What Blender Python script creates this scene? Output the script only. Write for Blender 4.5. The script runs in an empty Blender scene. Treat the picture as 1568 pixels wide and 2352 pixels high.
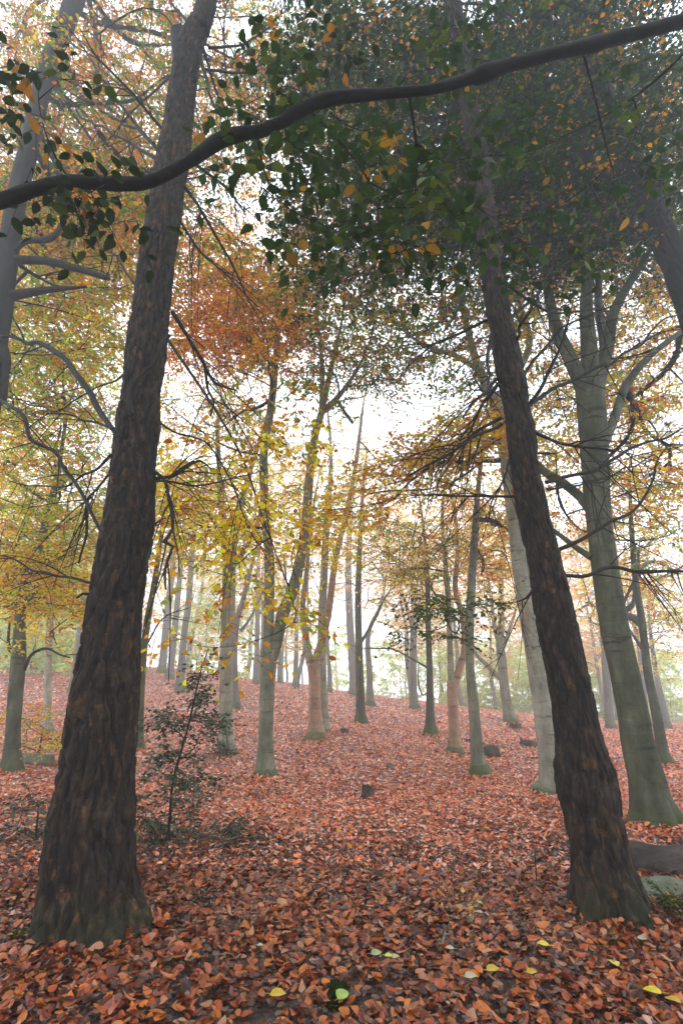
import bpy, math, random
import numpy as np
from mathutils import Matrix

rng = np.random.default_rng(11)
random.seed(5)
C = bpy.context.scene.collection
S = bpy.context.scene

# ------------------------------------------------------------------ camera, world, sun, exposure
F = 1176.0                    # focal length in the units of a 1568 x 2352 picture (18 mm on 36 mm tall)
PITCH = math.radians(19.7)
CAMZ = 1.15
cd = bpy.data.cameras.new('camera')
cam = bpy.data.objects.new('camera', cd)
C.objects.link(cam)
cam.location = (0, 0, CAMZ)
cam.rotation_euler = (math.radians(90) + PITCH, 0, 0)
cd.sensor_fit = 'VERTICAL'
cd.sensor_height = 36
cd.lens = 18
cd.clip_end = 500
cd.clip_start = 0.05
S.camera = cam

SUN_EL, SUN_AZ = math.radians(42), math.radians(4)
w = bpy.data.worlds.new('World')
S.world = w
w.use_nodes = True
nt = w.node_tree
bg = nt.nodes['Background']
sky = nt.nodes.new('ShaderNodeTexSky')
sky.sky_type = 'NISHITA'
sky.sun_disc = False
sky.sun_elevation = SUN_EL
sky.sun_rotation = SUN_AZ
sky.dust_density = 1
mx = nt.nodes.new('ShaderNodeMix')
mx.data_type = 'RGBA'
mx.inputs[0].default_value = 0.86          # an overcast: thick white cloud over the blue
nt.links.new(sky.outputs[0], mx.inputs[6])
mx.inputs[7].default_value = (9.2, 10.3, 11.8, 1)
nt.links.new(mx.outputs[2], bg.inputs['Color'])
bg.inputs['Strength'].default_value = 0.15

sd = bpy.data.lights.new('sun', 'SUN')
sun = bpy.data.objects.new('sun', sd)
C.objects.link(sun)
sd.energy = 0.5
sd.angle = math.radians(25)
sd.color = (1, 0.98, 0.95)
sun.location = (0, 10, 30)
sun.rotation_euler = (math.radians(90) - SUN_EL, 0, math.pi - SUN_AZ)

S.view_settings.view_transform = 'Standard'
S.view_settings.look = 'None'
S.view_settings.gamma = 1
S.view_settings.exposure = 1.0
S.cycles.max_bounces = 7
S.cycles.diffuse_bounces = 3
S.cycles.glossy_bounces = 2
S.cycles.transmission_bounces = 4
S.cycles.volume_bounces = 3
S.cycles.transparent_max_bounces = 4
S.cycles.use_denoising = True
S.cycles.use_adaptive_sampling = False
HAZE = 0.009

# ------------------------------------------------------------------ helpers
cp, sp = math.cos(PITCH), math.sin(PITCH)


def ray(px, py):
    x = (px - 784) / F
    y = (1176 - py) / F
    return np.array([x, cp - y * sp, sp + y * cp])


def at(px, py, Y):
    """the point of the place seen at a picture point, Y metres ahead"""
    d = ray(px, py)
    return np.array([0, 0, CAMZ]) + d * (Y / d[1])


def axis_depth(px, py, Y):
    return Y / ray(px, py)[1]


def sstep(a, b, x):
    t = np.clip((x - a) / (b - a), 0, 1)
    return t * t * (3 - 2 * t)


def ground(x, y):
    x = np.asarray(x, float)
    y = np.asarray(y, float)
    xx = 15 * np.tanh(x / 15)
    u = sstep(6, 31, y)
    z = u * (1.35 - 0.135 * xx)
    z = z - 0.03 * np.maximum(y - 33, 0)
    z = z + 0.028 * np.sin(1.7 * x + 0.6 * y) + 0.022 * np.sin(2.3 * y - 0.9 * x + 1) + 0.012 * np.sin(5.1 * x + 3.3 * y)
    z = z + 0.010 * np.sin(9.3 * x - 4.7 * y + 2) + 0.05 * u * np.sin(0.8 * x + 0.5 * y)
    return z


def hit(px, py, far=30.0):
    d = ray(px, py)
    for Y in np.arange(1.2, 45, 0.05):
        t = Y / d[1]
        if CAMZ + d[2] * t < ground(d[0] * t, Y):
            return float(Y)
    return far


def vnoise(p, seed=0):
    p = np.asarray(p, float)
    i = np.floor(p).astype(np.int64)
    f = p - i
    f = f * f * (3 - 2 * f)

    def h(ix, iy, iz):
        n = (ix * 374761393 + iy * 668265263 + iz * 2147483647 + seed * 1274126177) & 0xffffffff
        n = ((n ^ (n >> 13)) * 1274126177) & 0xffffffff
        n = n ^ (n >> 16)
        return (n & 0xffff) / 65535.0
    out = 0
    for dx in (0, 1):
        for dy in (0, 1):
            for dz in (0, 1):
                wgt = (f[:, 0] if dx else 1 - f[:, 0]) * (f[:, 1] if dy else 1 - f[:, 1]) * (f[:, 2] if dz else 1 - f[:, 2])
                out = out + wgt * h(i[:, 0] + dx, i[:, 1] + dy, i[:, 2] + dz)
    return out


def vcell(p, seed=0):
    """cellular noise: distance to the border between cells, and a number per cell"""
    p = np.asarray(p, float)
    i = np.floor(p).astype(np.int64)
    f1 = np.full(len(p), 9.0); f2 = np.full(len(p), 9.0); idn = np.zeros(len(p))
    for dx in (-1, 0, 1):
        for dy in (-1, 0, 1):
            for dz in (-1, 0, 1):
                c = i + np.array([dx, dy, dz])
                n = (c[:, 0] * 374761393 + c[:, 1] * 668265263 + c[:, 2] * 1103515245 + seed * 1274126177) & 0xffffffff
                n = ((n ^ (n >> 13)) * 1274126177) & 0xffffffff
                n = n ^ (n >> 16)
                o = np.stack([(n & 255) / 255., ((n >> 8) & 255) / 255., ((n >> 16) & 255) / 255.], 1)
                d = np.linalg.norm(c + o - p, axis=1)
                near = d < f1
                f2 = np.where(near, f1, np.minimum(f2, d))
                idn = np.where(near, ((n >> 5) & 1023) / 1023., idn)
                f1 = np.where(near, d, f1)
    return f2 - f1, idn


def unit(v):
    return v / (np.linalg.norm(v, axis=-1, keepdims=True) + 1e-9)


class MB:
    def __init__(self):
        self.v, self.f, self.c, self.n = [], [], [], 0

    def add(self, verts, quads, col=None):
        verts = np.asarray(verts, float).reshape(-1, 3)
        quads = np.asarray(quads, np.int64).reshape(-1, 4)
        self.v.append(verts)
        self.f.append(quads + self.n)
        self.n += len(verts)
        if col is None:
            col = np.zeros((len(quads), 3))
        self.c.append(np.broadcast_to(np.asarray(col, float), (len(quads), 3)))

    def build(self, name, mat, parent=None, origin=(0, 0, 0), smooth=False):
        o0 = np.array(origin, float)
        V = (np.concatenate(self.v) if self.v else np.zeros((0, 3))) - o0
        Q = np.concatenate(self.f) if self.f else np.zeros((0, 4), np.int64)
        me = bpy.data.meshes.new(name)
        me.vertices.add(len(V))
        me.vertices.foreach_set('co', V.astype(np.float32).ravel())
        me.loops.add(len(Q) * 4)
        me.loops.foreach_set('vertex_index', Q.astype(np.int32).ravel())
        me.polygons.add(len(Q))
        me.polygons.foreach_set('loop_start', (np.arange(len(Q)) * 4).astype(np.int32))
        if smooth:
            me.polygons.foreach_set('use_smooth', np.ones(len(Q), bool))
        cc = np.concatenate(self.c) if self.c else np.zeros((0, 3))
        at_ = me.attributes.new('col', 'FLOAT_COLOR', 'FACE')
        at_.data.foreach_set('color', np.concatenate([cc, np.ones((len(cc), 1))], 1).astype(np.float32).ravel())
        me.materials.append(mat)
        me.update(calc_edges=True)
        ob = bpy.data.objects.new(name, me)
        C.objects.link(ob)
        if parent is not None:
            ob.parent = parent
        else:
            ob.location = tuple(o0)
        return ob


def tag(o, label=None, cat=None, group=None, kind=None):
    if label: o['label'] = label
    if cat: o['category'] = cat
    if group: o['group'] = group
    if kind: o['kind'] = kind
    return o


def thing(name, loc, label, cat, group=None):
    o = bpy.data.objects.new(name, None)
    C.objects.link(o)
    o.empty_display_size = 0.2
    o.location = tuple(float(a) for a in loc)
    return tag(o, label, cat, group)


def tubes(mb, P, R, sides=5, col=None, cap=True):
    """n tubes at once: P (n,k,3), R (n,k)"""
    P = np.asarray(P, float)
    R = np.asarray(R, float)
    n, k, _ = P.shape
    T = unit(np.gradient(P, axis=1))
    ref = np.where(np.abs(T[..., 2:3]) > 0.9, np.array([0, 1.0, 0]), np.array([0, 0, 1.0]))
    ref = np.broadcast_to(ref[:, k // 2:k // 2 + 1], T.shape)
    A = unit(np.cross(T, ref))
    B = np.cross(T, A)
    th = np.arange(sides) * 2 * math.pi / sides
    V = P[:, :, None] + R[:, :, None, None] * (A[:, :, None] * np.cos(th)[:, None] + B[:, :, None] * np.sin(th)[:, None])
    i = np.arange(n)[:, None, None] * (k * sides)
    j = np.arange(k - 1)[None, :, None] * sides
    s = np.arange(sides)[None, None, :]
    s2 = (s + 1) % sides
    a, b = i + j + s, i + j + s2
    Q = np.stack([a, b, b + sides, a + sides], -1).reshape(-1, 4)
    mb.add(V.reshape(-1, 3), Q, col)


def spline(P, step):
    """resample a polyline of rows (x,y,z,r) smoothly"""
    P = np.asarray(P, float)
    if len(P) < 3:
        n = max(2, int(np.linalg.norm(P[-1, :3] - P[0, :3]) / step) + 1)
        t = np.linspace(0, 1, n)[:, None]
        return P[0] * (1 - t) + P[-1] * t
    E = np.vstack([2 * P[0] - P[1], P, 2 * P[-1] - P[-2]])
    out = []
    for i in range(1, len(E) - 2):
        p0, p1, p2, p3 = E[i - 1], E[i], E[i + 1], E[i + 2]
        n = max(1, int(round(np.linalg.norm(p2[:3] - p1[:3]) / step)))
        t = (np.arange(n) / n)[:, None]
        out.append(0.5 * (2 * p1 + (p2 - p0) * t + (2 * p0 - 5 * p1 + 4 * p2 - p3) * t * t + (3 * p1 - p0 - 3 * p2 + p3) * t ** 3))
    out.append(E[-2:-1])
    r = np.vstack(out)
    r[:, 3] = np.maximum(r[:, 3], 0.001)
    return r


def trace(pts, Y, dy=None):
    """picture points (x, y, width) at Y metres ahead -> rows (x,y,z,r)"""
    out = []
    for i, p in enumerate(pts):
        yy = Y + (dy[i] if dy is not None else 0)
        q = at(p[0], p[1], yy)
        out.append([q[0], q[1], q[2], p[2] / 2 / F * axis_depth(p[0], p[1], yy)])
    return np.array(out)


def trunk_mesh(mb, R, sides, kind, flare=0.0, seed=0, gz=None, lobes=5):
    """one continuous tapered trunk, with the relief of its bark"""
    k = len(R)
    P, rr = R[:, :3], R[:, 3]
    T = unit(np.gradient(P, axis=0))
    ref = np.array([0, 1.0, 0])
    A = unit(np.cross(T, ref))
    B = np.cross(A, T)
    th = np.arange(sides) * 2 * math.pi / sides
    ct, st = np.cos(th), np.sin(th)
    L = np.concatenate([[0], np.cumsum(np.linalg.norm(np.diff(P, axis=0), axis=1))])
    rad = np.repeat(rr[:, None], sides, 1)
    if gz is not None and flare > 0:
        h = np.maximum(P[:, 2] - gz, 0)[:, None]
        r0 = rr[0]
        ph = seed * 1.3
        lob = 1 + 0.75 * np.cos(lobes * th + ph)[None] + 0.45 * np.cos((lobes - 2) * th + ph * 2)[None]
        rad = rad * (1 + flare * np.exp(-h / (0.6 * r0 + 0.03)) * lob)
    q = np.stack([np.repeat((rr.mean() * ct)[None], k, 0), np.repeat((rr.mean() * st)[None], k, 0), np.repeat(L[:, None], sides, 1)], -1).reshape(-1, 3)
    if kind == 'pine':
        wv = np.stack([vnoise(q * 5, 3), vnoise(q * 5 + 9, 4), vnoise(q * 5 + 20, 5)], 1) - 0.5
        big = np.stack([vnoise(q * np.array([9, 9, 3.]), 13), vnoise(q * np.array([9, 9, 3.]), 14), vnoise(q * 9, 15)], 1) - 0.5
        e1, id1 = vcell((q + wv * 0.05 + big * 0.07) * np.array([23, 23, 4.2]), seed)
        e2, id2 = vcell((q + wv * 0.05) * np.array([50, 50, 24.0]), seed + 5)
        depth = 0.5 + vnoise(q * np.array([6, 6, 1.5]), seed + 4)
        d = -0.020 * depth * (1 - sstep(0.0, 0.17, e1)) + 0.004 * (id1 - 0.5) - 0.005 * (1 - sstep(0.0, 0.2, e2)) + 0.003 * (id2 - 0.5)
        d += 0.009 * (vnoise(q * np.array([70, 70, 30]), seed + 2) - 0.5) + 0.028 * (vnoise(q * 4, seed + 1) - 0.5) + 0.006 * (vnoise(q * np.array([28, 28, 12]), seed + 3) - .5)
        kn = vnoise(q * np.array([3.2, 3.2, 2.2]), seed + 21)
        d += 0.03 * sstep(.82, .95, kn)
        rad = rad + d.reshape(k, sides) * np.minimum(1, rr[:, None] / 0.16)
    elif kind == 'bough':
        d = 0.22 * (vnoise(q * 14, seed) - 0.5) + 0.16 * (vnoise(q * np.array([60, 60, 22.]), seed + 1) - 0.5) + 0.5 * sstep(.78, .92, vnoise(q * np.array([9, 9, 5.]), seed + 9))
        rad = rad * (1 + d.reshape(k, sides))
    else:
        d = 0.10 * (vnoise(q * np.array([5, 5, 2.2]), seed) - 0.5) + 0.05 * (vnoise(q * np.array([9, 9, 7.]), seed + 1) - 0.5)
        rad = rad * (1 + d.reshape(k, sides))
    V = P[:, None] + rad[..., None] * (A[:, None] * ct[:, None] + B[:, None] * st[:, None])
    j = np.arange(k - 1)[:, None] * sides
    s = np.arange(sides)[None]
    s2 = (s + 1) % sides
    Q = np.stack([j + s, j + s2, j + s2 + sides, j + s + sides], -1).reshape(-1, 4)
    # moss grows in the lowest decimetres; carried in the colour attribute's red channel
    zz = P[:-1, 2] - (gz if gz is not None else -9)
    moss = np.repeat(zz[:, None], sides, 1).reshape(-1)
    pl = (0.3 * id1 + 0.7 * id2).reshape(k, sides)[:-1].reshape(-1) if kind == 'pine' else moss * 0
    mb.add(V.reshape(-1, 3), Q, np.stack([moss, pl, moss * 0], 1))


def leaves(mb, B, A, N, L, W, col, fine=False, fold=0.25, curl=0.15):
    """leaf blades: base B, direction A, normal N, length L, width W"""
    n = len(B)
    if n == 0: return
    A = unit(A)
    Sd = unit(np.cross(A, N))
    N = np.cross(Sd, A)
    L = np.broadcast_to(L, (n,))[:, None]
    W = np.broadcast_to(W, (n,))[:, None]
    fold = np.broadcast_to(fold, (n,))[:, None]
    curl = np.broadcast_to(curl, (n,))[:, None]
    col = np.asarray(col)
    if fine:
        us = np.array([0, 0.14, 0.36, 0.62, 0.84, 1.0])
        ws = np.array([0.03, 0.34, 0.50, 0.43, 0.24, 0.02])
        V = np.zeros((n, 18, 3))
        for i, (u, q) in enumerate(zip(us, ws)):
            c = B + A * L * u + N * curl * L * (-(u - 0.4) ** 2 * 2)
            wob = rng.normal(0, 0.05, (n, 2))
            V[:, i * 3] = c - Sd * W * q * (1 + wob[:, :1]) + N * fold * W * q * (1 + 3 * wob[:, 1:])
            V[:, i * 3 + 1] = c
            V[:, i * 3 + 2] = c + Sd * W * q * (1 + wob[:, 1:]) + N * fold * W * q * (1 - 3 * wob[:, :1])
        q = []
        for i in range(5):
            q += [[i * 3, i * 3 + 1, i * 3 + 4, i * 3 + 3], [i * 3 + 1, i * 3 + 2, i * 3 + 5, i * 3 + 4]]
        q = np.array(q)
        Q = (np.arange(n)[:, None, None] * 18 + q[None]).reshape(-1, 4)
        mb.add(V.reshape(-1, 3), Q, np.repeat(col, 10, 0))
    else:
        V = np.zeros((n, 6, 3))
        V[:, 0] = B
        V[:, 1] = B + A * L * 0.28 - Sd * W * 0.42 + N * fold * W * 0.4
        V[:, 2] = B + A * L * 0.68 - Sd * W * 0.40 + N * fold * W * 0.4
        V[:, 3] = B + A * L - N * curl * L
        V[:, 4] = B + A * L * 0.68 + Sd * W * 0.40 + N * fold * W * 0.4
        V[:, 5] = B + A * L * 0.28 + Sd * W * 0.42 + N * fold * W * 0.4
        q = np.array([[0, 3, 2, 1], [0, 5, 4, 3]])
        Q = (np.arange(n)[:, None, None] * 6 + q[None]).reshape(-1, 4)
        mb.add(V.reshape(-1, 3), Q, np.repeat(col, 2, 0))


# ------------------------------------------------------------------ materials
def newmat(name):
    m = bpy.data.materials.new(name)
    m.use_nodes = True
    t = m.node_tree
    for n in list(t.nodes): t.nodes.remove(n)
    out = t.nodes.new('ShaderNodeOutputMaterial')
    return m, t, out


def N(t, typ, **kw):
    n = t.nodes.new(typ)
    for k, v in kw.items():
        if hasattr(n, k): setattr(n, k, v)
        else: n.inputs[k].default_value = v
    return n


def ramp(t, fac, stops):
    r = t.nodes.new('ShaderNodeValToRGB')
    e = r.color_ramp.elements
    while len(e) < len(stops): e.new(0.5)
    for el, (p, c) in zip(e, stops):
        el.position = p
        el.color = (*c, 1)
    t.links.new(fac, r.inputs[0])
    return r.outputs[0]


def leaf_mat(name, trans=0.5, rough=0.5, spec=0.3, tgain=1.0):
    m, t, out = newmat(name)
    a = N(t, 'ShaderNodeAttribute', attribute_name='col')
    p = N(t, 'ShaderNodeBsdfPrincipled', Roughness=rough)
    p.inputs['Specular IOR Level'].default_value = spec
    tr = N(t, 'ShaderNodeBsdfTranslucent')
    ms = N(t, 'ShaderNodeMixShader')
    ms.inputs[0].default_value = trans
    tc = N(t, 'ShaderNodeTexCoord')
    no = N(t, 'ShaderNodeTexNoise', Scale=40.0, Detail=2.0)
    t.links.new(tc.outputs['Object'], no.inputs['Vector'])
    hs = N(t, 'ShaderNodeHueSaturation', Saturation=1.0)
    mr = N(t, 'ShaderNodeMapRange')
    t.links.new(no.outputs[0], mr.inputs[0])
    mr.inputs[3].default_value = 0.7
    mr.inputs[4].default_value = 1.3
    t.links.new(mr.outputs[0], hs.inputs['Value'])
    t.links.new(a.outputs['Color'], hs.inputs['Color'])
    t.links.new(hs.outputs[0], p.inputs['Base Color'])
    hs2 = N(t, 'ShaderNodeHueSaturation', Saturation=1.1, Value=tgain)
    t.links.new(hs.outputs[0], hs2.inputs['Color'])
    mn = N(t, 'ShaderNodeVectorMath', operation='MINIMUM')
    mn.inputs[1].default_value = (0.95, 0.95, 0.95)
    t.links.new(hs2.outputs[0], mn.inputs[0])
    t.links.new(mn.outputs[0], tr.inputs['Color'])
    t.links.new(p.outputs[0], ms.inputs[1])
    t.links.new(tr.outputs[0], ms.inputs[2])
    t.links.new(ms.outputs[0], out.inputs[0])
    return m


def bark_mat(name, stops, scale=(1, 1, 0.25), nscale=14, bump=0.5, bdist=0.02, moss=0.0, mossh=0.5, rough=0.85, scars=False, plates=False):
    m, t, out = newmat(name)
    tc = N(t, 'ShaderNodeTexCoord')
    mp = N(t, 'ShaderNodeMapping')
    mp.inputs['Scale'].default_value = scale
    t.links.new(tc.outputs['Object'], mp.inputs[0])
    n1 = N(t, 'ShaderNodeTexNoise', Scale=nscale, Detail=6.0, Roughness=0.65)
    t.links.new(mp.outputs[0], n1.inputs['Vector'])
    col = ramp(t, n1.outputs[0], stops)
    hgt = n1.outputs[0]
    if plates:                        # flakes of bark differ in colour
        a_ = N(t, 'ShaderNodeAttribute', attribute_name='col')
        s_ = N(t, 'ShaderNodeSeparateColor')
        t.links.new(a_.outputs['Color'], s_.inputs[0])
        r_ = ramp(t, s_.outputs[1], [(0.15, (0.6, 0.62, 0.66)), (0.5, (1, 1, 1)), (0.78, (1.2, 1.15, 1.05)), (0.86, (2.6, 1.9, 1.35))])
        mm = N(t, 'ShaderNodeMix', data_type='RGBA', blend_type='MULTIPLY')
        mm.inputs[0].default_value = 1.0
        t.links.new(col, mm.inputs[6])
        t.links.new(r_, mm.inputs[7])
        col = mm.outputs[2]
    if scars:                         # lichen and algae patches
        n5 = N(t, 'ShaderNodeTexNoise', Scale=3.5, Detail=7.0, Roughness=0.75)
        t.links.new(tc.outputs['Object'], n5.inputs['Vector'])
        r5 = ramp(t, n5.outputs[0], [(0.36, (0.62, 0.66, 0.50)), (0.48, (1, 1, 1)), (0.58, (1.05, 1.0, 0.95)), (0.68, (1.45, 1.42, 1.35))])
        m5 = N(t, 'ShaderNodeMix', data_type='RGBA', blend_type='MULTIPLY')
        m5.inputs[0].default_value = 0.9
        t.links.new(col, m5.inputs[6])
        t.links.new(r5, m5.inputs[7])
        col = m5.outputs[2]
    if scars:                         # horizontal creases and blotches of smooth bark
        mp2 = N(t, 'ShaderNodeMapping')
        mp2.inputs['Scale'].default_value = (1.2, 1.2, 9)
        t.links.new(tc.outputs['Object'], mp2.inputs[0])
        n2 = N(t, 'ShaderNodeTexNoise', Scale=2.2, Detail=5.0, Roughness=0.6)
        t.links.new(mp2.outputs[0], n2.inputs['Vector'])
        r2 = ramp(t, n2.outputs[0], [(0.34, (0.25, 0.23, 0.2)), (0.42, (1, 1, 1)), (0.60, (1, 1, 1)), (0.68, (1.35, 1.3, 1.2))])
        mm = N(t, 'ShaderNodeMix', data_type='RGBA', blend_type='MULTIPLY')
        mm.inputs[0].default_value = 0.8
        t.links.new(col, mm.inputs[6])
        t.links.new(r2, mm.inputs[7])
        col = mm.outputs[2]
    if moss > 0:
        a = N(t, 'ShaderNodeAttribute', attribute_name='col')
        sx = N(t, 'ShaderNodeSeparateColor')
        t.links.new(a.outputs['Color'], sx.inputs[0])
        n3 = N(t, 'ShaderNodeTexNoise', Scale=7.0, Detail=5.0, Roughness=0.7)
        t.links.new(tc.outputs['Object'], n3.inputs['Vector'])
        ma = N(t, 'ShaderNodeMath', operation='MULTIPLY_ADD')      # height - noise*mossh
        t.links.new(n3.outputs[0], ma.inputs[0])
        ma.inputs[1].default_value = -mossh * 2
        t.links.new(sx.outputs[0], ma.inputs[2])
        mr = N(t, 'ShaderNodeMapRange')
        mr.inputs[1].default_value = -mossh * 0.2
        mr.inputs[2].default_value = -mossh * 0.9
        mr.inputs[3].default_value = 0
        mr.inputs[4].default_value = moss
        t.links.new(ma.outputs[0], mr.inputs[0])
        mm = N(t, 'ShaderNodeMix', data_type='RGBA')
        t.links.new(mr.outputs[0], mm.inputs[0])
        t.links.new(col, mm.inputs[6])
        mm.inputs[7].default_value = (0.055, 0.085, 0.018, 1)
        col = mm.outputs[2]
    n4 = N(t, 'ShaderNodeTexNoise', Scale=60.0, Detail=4.0)
    t.links.new(mp.outputs[0], n4.inputs['Vector'])
    ad = N(t, 'ShaderNodeMath', operation='MULTIPLY_ADD')
    t.links.new(n4.outputs[0], ad.inputs[0])
    ad.inputs[1].default_value = 0.3
    t.links.new(hgt, ad.inputs[2])
    b = N(t, 'ShaderNodeBump', Strength=bump, Distance=bdist)
    t.links.new(ad.outputs[0], b.inputs['Height'])
    p = N(t, 'ShaderNodeBsdfPrincipled', Roughness=rough)
    p.inputs['Specular IOR Level'].default_value = 0.25
    t.links.new(col, p.inputs['Base Color'])
    t.links.new(b.outputs[0], p.inputs['Normal'])
    t.links.new(p.outputs[0], out.inputs[0])
    return m


M = {}
M['leaf'] = leaf_mat('beech_leaf', 0.74, 0.55, 0.2, 1.6)
M['darkleaf'] = leaf_mat('green_leaf', 0.4, 0.5, 0.25, 0.9)
M['holly'] = leaf_mat('holly_leaf', 0.1, 0.3, 0.5, 1.0)
M['litter'] = leaf_mat('fallen_leaf', 0.1, 0.36, 0.55, 1.0)
M['pine'] = bark_mat('pine_bark', [(0.36, (0.004, 0.003, 0.002)), (0.46, (0.016, 0.011, 0.007)), (0.56, (0.034, 0.023, 0.015)), (0.66, (0.062, 0.040, 0.024)), (0.74, (0.16, 0.09, 0.045))],
                     scale=(1, 1, 0.3), nscale=30, bump=0.9, bdist=0.012, moss=0.12, mossh=0.3, plates=True)
M['beech'] = bark_mat('beech_bark', [(0.3, (0.03, 0.035, 0.018)), (0.5, (0.07, 0.075, 0.042)), (0.7, (0.14, 0.14, 0.09))],
                      scale=(1, 1, 0.35), nscale=6, bump=0.35, bdist=0.01, moss=0.7, mossh=0.18, scars=True)
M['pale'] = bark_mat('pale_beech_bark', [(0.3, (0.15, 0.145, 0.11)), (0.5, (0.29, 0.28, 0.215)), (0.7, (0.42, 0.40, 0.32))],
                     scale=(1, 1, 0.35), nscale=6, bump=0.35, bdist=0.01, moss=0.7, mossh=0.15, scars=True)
M['pink'] = bark_mat('reddish_beech_bark', [(0.3, (0.22, 0.13, 0.09)), (0.5, (0.38, 0.24, 0.16)), (0.7, (0.46, 0.33, 0.24))],
                     scale=(1, 1, 0.35), nscale=5, bump=0.35, bdist=0.01, moss=0.8, mossh=0.3, scars=True)
M['mid'] = bark_mat('grey_beech_bark', [(0.3, (0.08, 0.085, 0.058)), (0.5, (0.17, 0.17, 0.12)), (0.7, (0.28, 0.275, 0.205))],
                     scale=(1, 1, 0.35), nscale=6, bump=0.35, bdist=0.01, moss=0.75, mossh=0.18, scars=True)
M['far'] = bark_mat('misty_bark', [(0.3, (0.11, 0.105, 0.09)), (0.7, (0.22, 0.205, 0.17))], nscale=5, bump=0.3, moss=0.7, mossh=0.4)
M['branch'] = bark_mat('dark_branch_bark', [(0.3, (0.010, 0.008, 0.006)), (0.7, (0.032, 0.026, 0.019))], nscale=12, bump=0.5)
M['nearbranch'] = bark_mat('near_branch_bark', [(0.3, (0.004, 0.004, 0.003)), (0.7, (0.015, 0.013, 0.009))], scale=(1, 1, 1), nscale=18, bump=0.5, bdist=0.006)
M['rotten'] = bark_mat('rotten_wood', [(0.3, (0.02, 0.016, 0.013)), (0.55, (0.07, 0.055, 0.045)), (0.75, (0.16, 0.13, 0.11))], scale=(0.4, 1, 1), nscale=10, bump=0.8, bdist=0.02)
M['mossy'] = bark_mat('mossy_wood', [(0.3, (0.05, 0.06, 0.03)), (0.5, (0.12, 0.13, 0.08)), (0.7, (0.24, 0.22, 0.17))], scale=(0.5, 1, 1), nscale=9, bump=0.8, bdist=0.02)


def ground_mat():
    m, t, out = newmat('forest_floor')
    tc = N(t, 'ShaderNodeTexCoord')
    vo = N(t, 'ShaderNodeTexVoronoi', Scale=17.0)
    t.links.new(tc.outputs['Object'], vo.inputs['Vector'])
    sx = N(t, 'ShaderNodeSeparateColor')
    t.links.new(vo.outputs['Color'], sx.inputs[0])
    c = ramp(t, sx.outputs[0], [(0.0, (0.05, 0.022, 0.016)), (0.3, (0.14, 0.045, 0.03)), (0.6, (0.22, 0.075, 0.045)), (0.85, (0.30, 0.13, 0.08)), (1.0, (0.38, 0.24, 0.17))])
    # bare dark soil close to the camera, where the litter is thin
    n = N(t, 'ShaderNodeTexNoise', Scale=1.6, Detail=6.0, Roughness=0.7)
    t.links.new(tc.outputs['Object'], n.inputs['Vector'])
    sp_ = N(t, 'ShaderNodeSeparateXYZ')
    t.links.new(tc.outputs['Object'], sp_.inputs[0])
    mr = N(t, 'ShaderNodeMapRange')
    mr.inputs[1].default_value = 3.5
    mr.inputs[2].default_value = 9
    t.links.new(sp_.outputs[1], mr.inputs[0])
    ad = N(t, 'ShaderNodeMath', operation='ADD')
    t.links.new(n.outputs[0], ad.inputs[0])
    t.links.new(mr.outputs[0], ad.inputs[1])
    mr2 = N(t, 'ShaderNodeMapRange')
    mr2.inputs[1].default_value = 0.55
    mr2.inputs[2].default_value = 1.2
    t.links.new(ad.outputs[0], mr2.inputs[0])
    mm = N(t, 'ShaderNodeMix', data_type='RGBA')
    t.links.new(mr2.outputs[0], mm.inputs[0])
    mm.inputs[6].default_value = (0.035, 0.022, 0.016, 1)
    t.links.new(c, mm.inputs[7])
    p = N(t, 'ShaderNodeBsdfPrincipled', Roughness=0.6)
    t.links.new(mm.outputs[2], p.inputs['Base Color'])
    b = N(t, 'ShaderNodeBump', Strength=0.8, Distance=0.03)
    n2 = N(t, 'ShaderNodeTexNoise', Scale=30.0, Detail=5.0)
    t.links.new(tc.outputs['Object'], n2.inputs['Vector'])
    t.links.new(n2.outputs[0], b.inputs['Height'])
    t.links.new(b.outputs[0], p.inputs['Normal'])
    t.links.new(p.outputs[0], out.inputs[0])
    return m


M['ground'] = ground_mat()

# ------------------------------------------------------------------ the ground and the air
GX0, GX1, GY0, GY1 = -90, 90, -25, 140
gx = np.concatenate([-np.geomspace(7, 90, 45)[::-1], np.linspace(-7, 7, 110)[1:-1], np.geomspace(7, 90, 45)])
gy = np.concatenate([np.linspace(-25, 0.4, 20), np.linspace(0.5, 12, 110), np.geomspace(12.15, 140, 90)])
XX, YY = np.meshgrid(gx, gy)
V = np.stack([XX, YY, ground(XX, YY)], -1).reshape(-1, 3)
nx, ny = len(gx), len(gy)
j, i = np.meshgrid(np.arange(ny - 1), np.arange(nx - 1), indexing='ij')
a = j * nx + i
mb = MB()
mb.add(V, np.stack([a, a + 1, a + nx + 1, a + nx], -1).reshape(-1, 4))
g = mb.build('ground', M['ground'], smooth=True)
tag(g, kind='structure')

hz, t, out = newmat('haze_air')
pv = t.nodes.new('ShaderNodeVolumePrincipled')
pv.inputs['Color'].default_value = (0.94, 0.97, 1.0, 1)
pv.inputs['Density'].default_value = HAZE
pv.inputs['Anisotropy'].default_value = 0.5
t.links.new(pv.outputs[0], out.inputs['Volume'])
zlow = float(V[:, 2].min()) - 1
x0, x1, y0, y1, z0, z1 = GX0 - 2, GX1 + 2, GY0 - 2, GY1 + 2, zlow, 21
mb = MB()
mb.add([[x0, y0, z0], [x1, y0, z0], [x1, y1, z0], [x0, y1, z0], [x0, y0, z1], [x1, y0, z1], [x1, y1, z1], [x0, y1, z1]],
       [[3, 2, 1, 0], [4, 5, 6, 7], [0, 1, 5, 4], [1, 2, 6, 5], [2, 3, 7, 6], [3, 0, 4, 7]])
tag(mb.build('haze', hz), kind='stuff')

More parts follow.
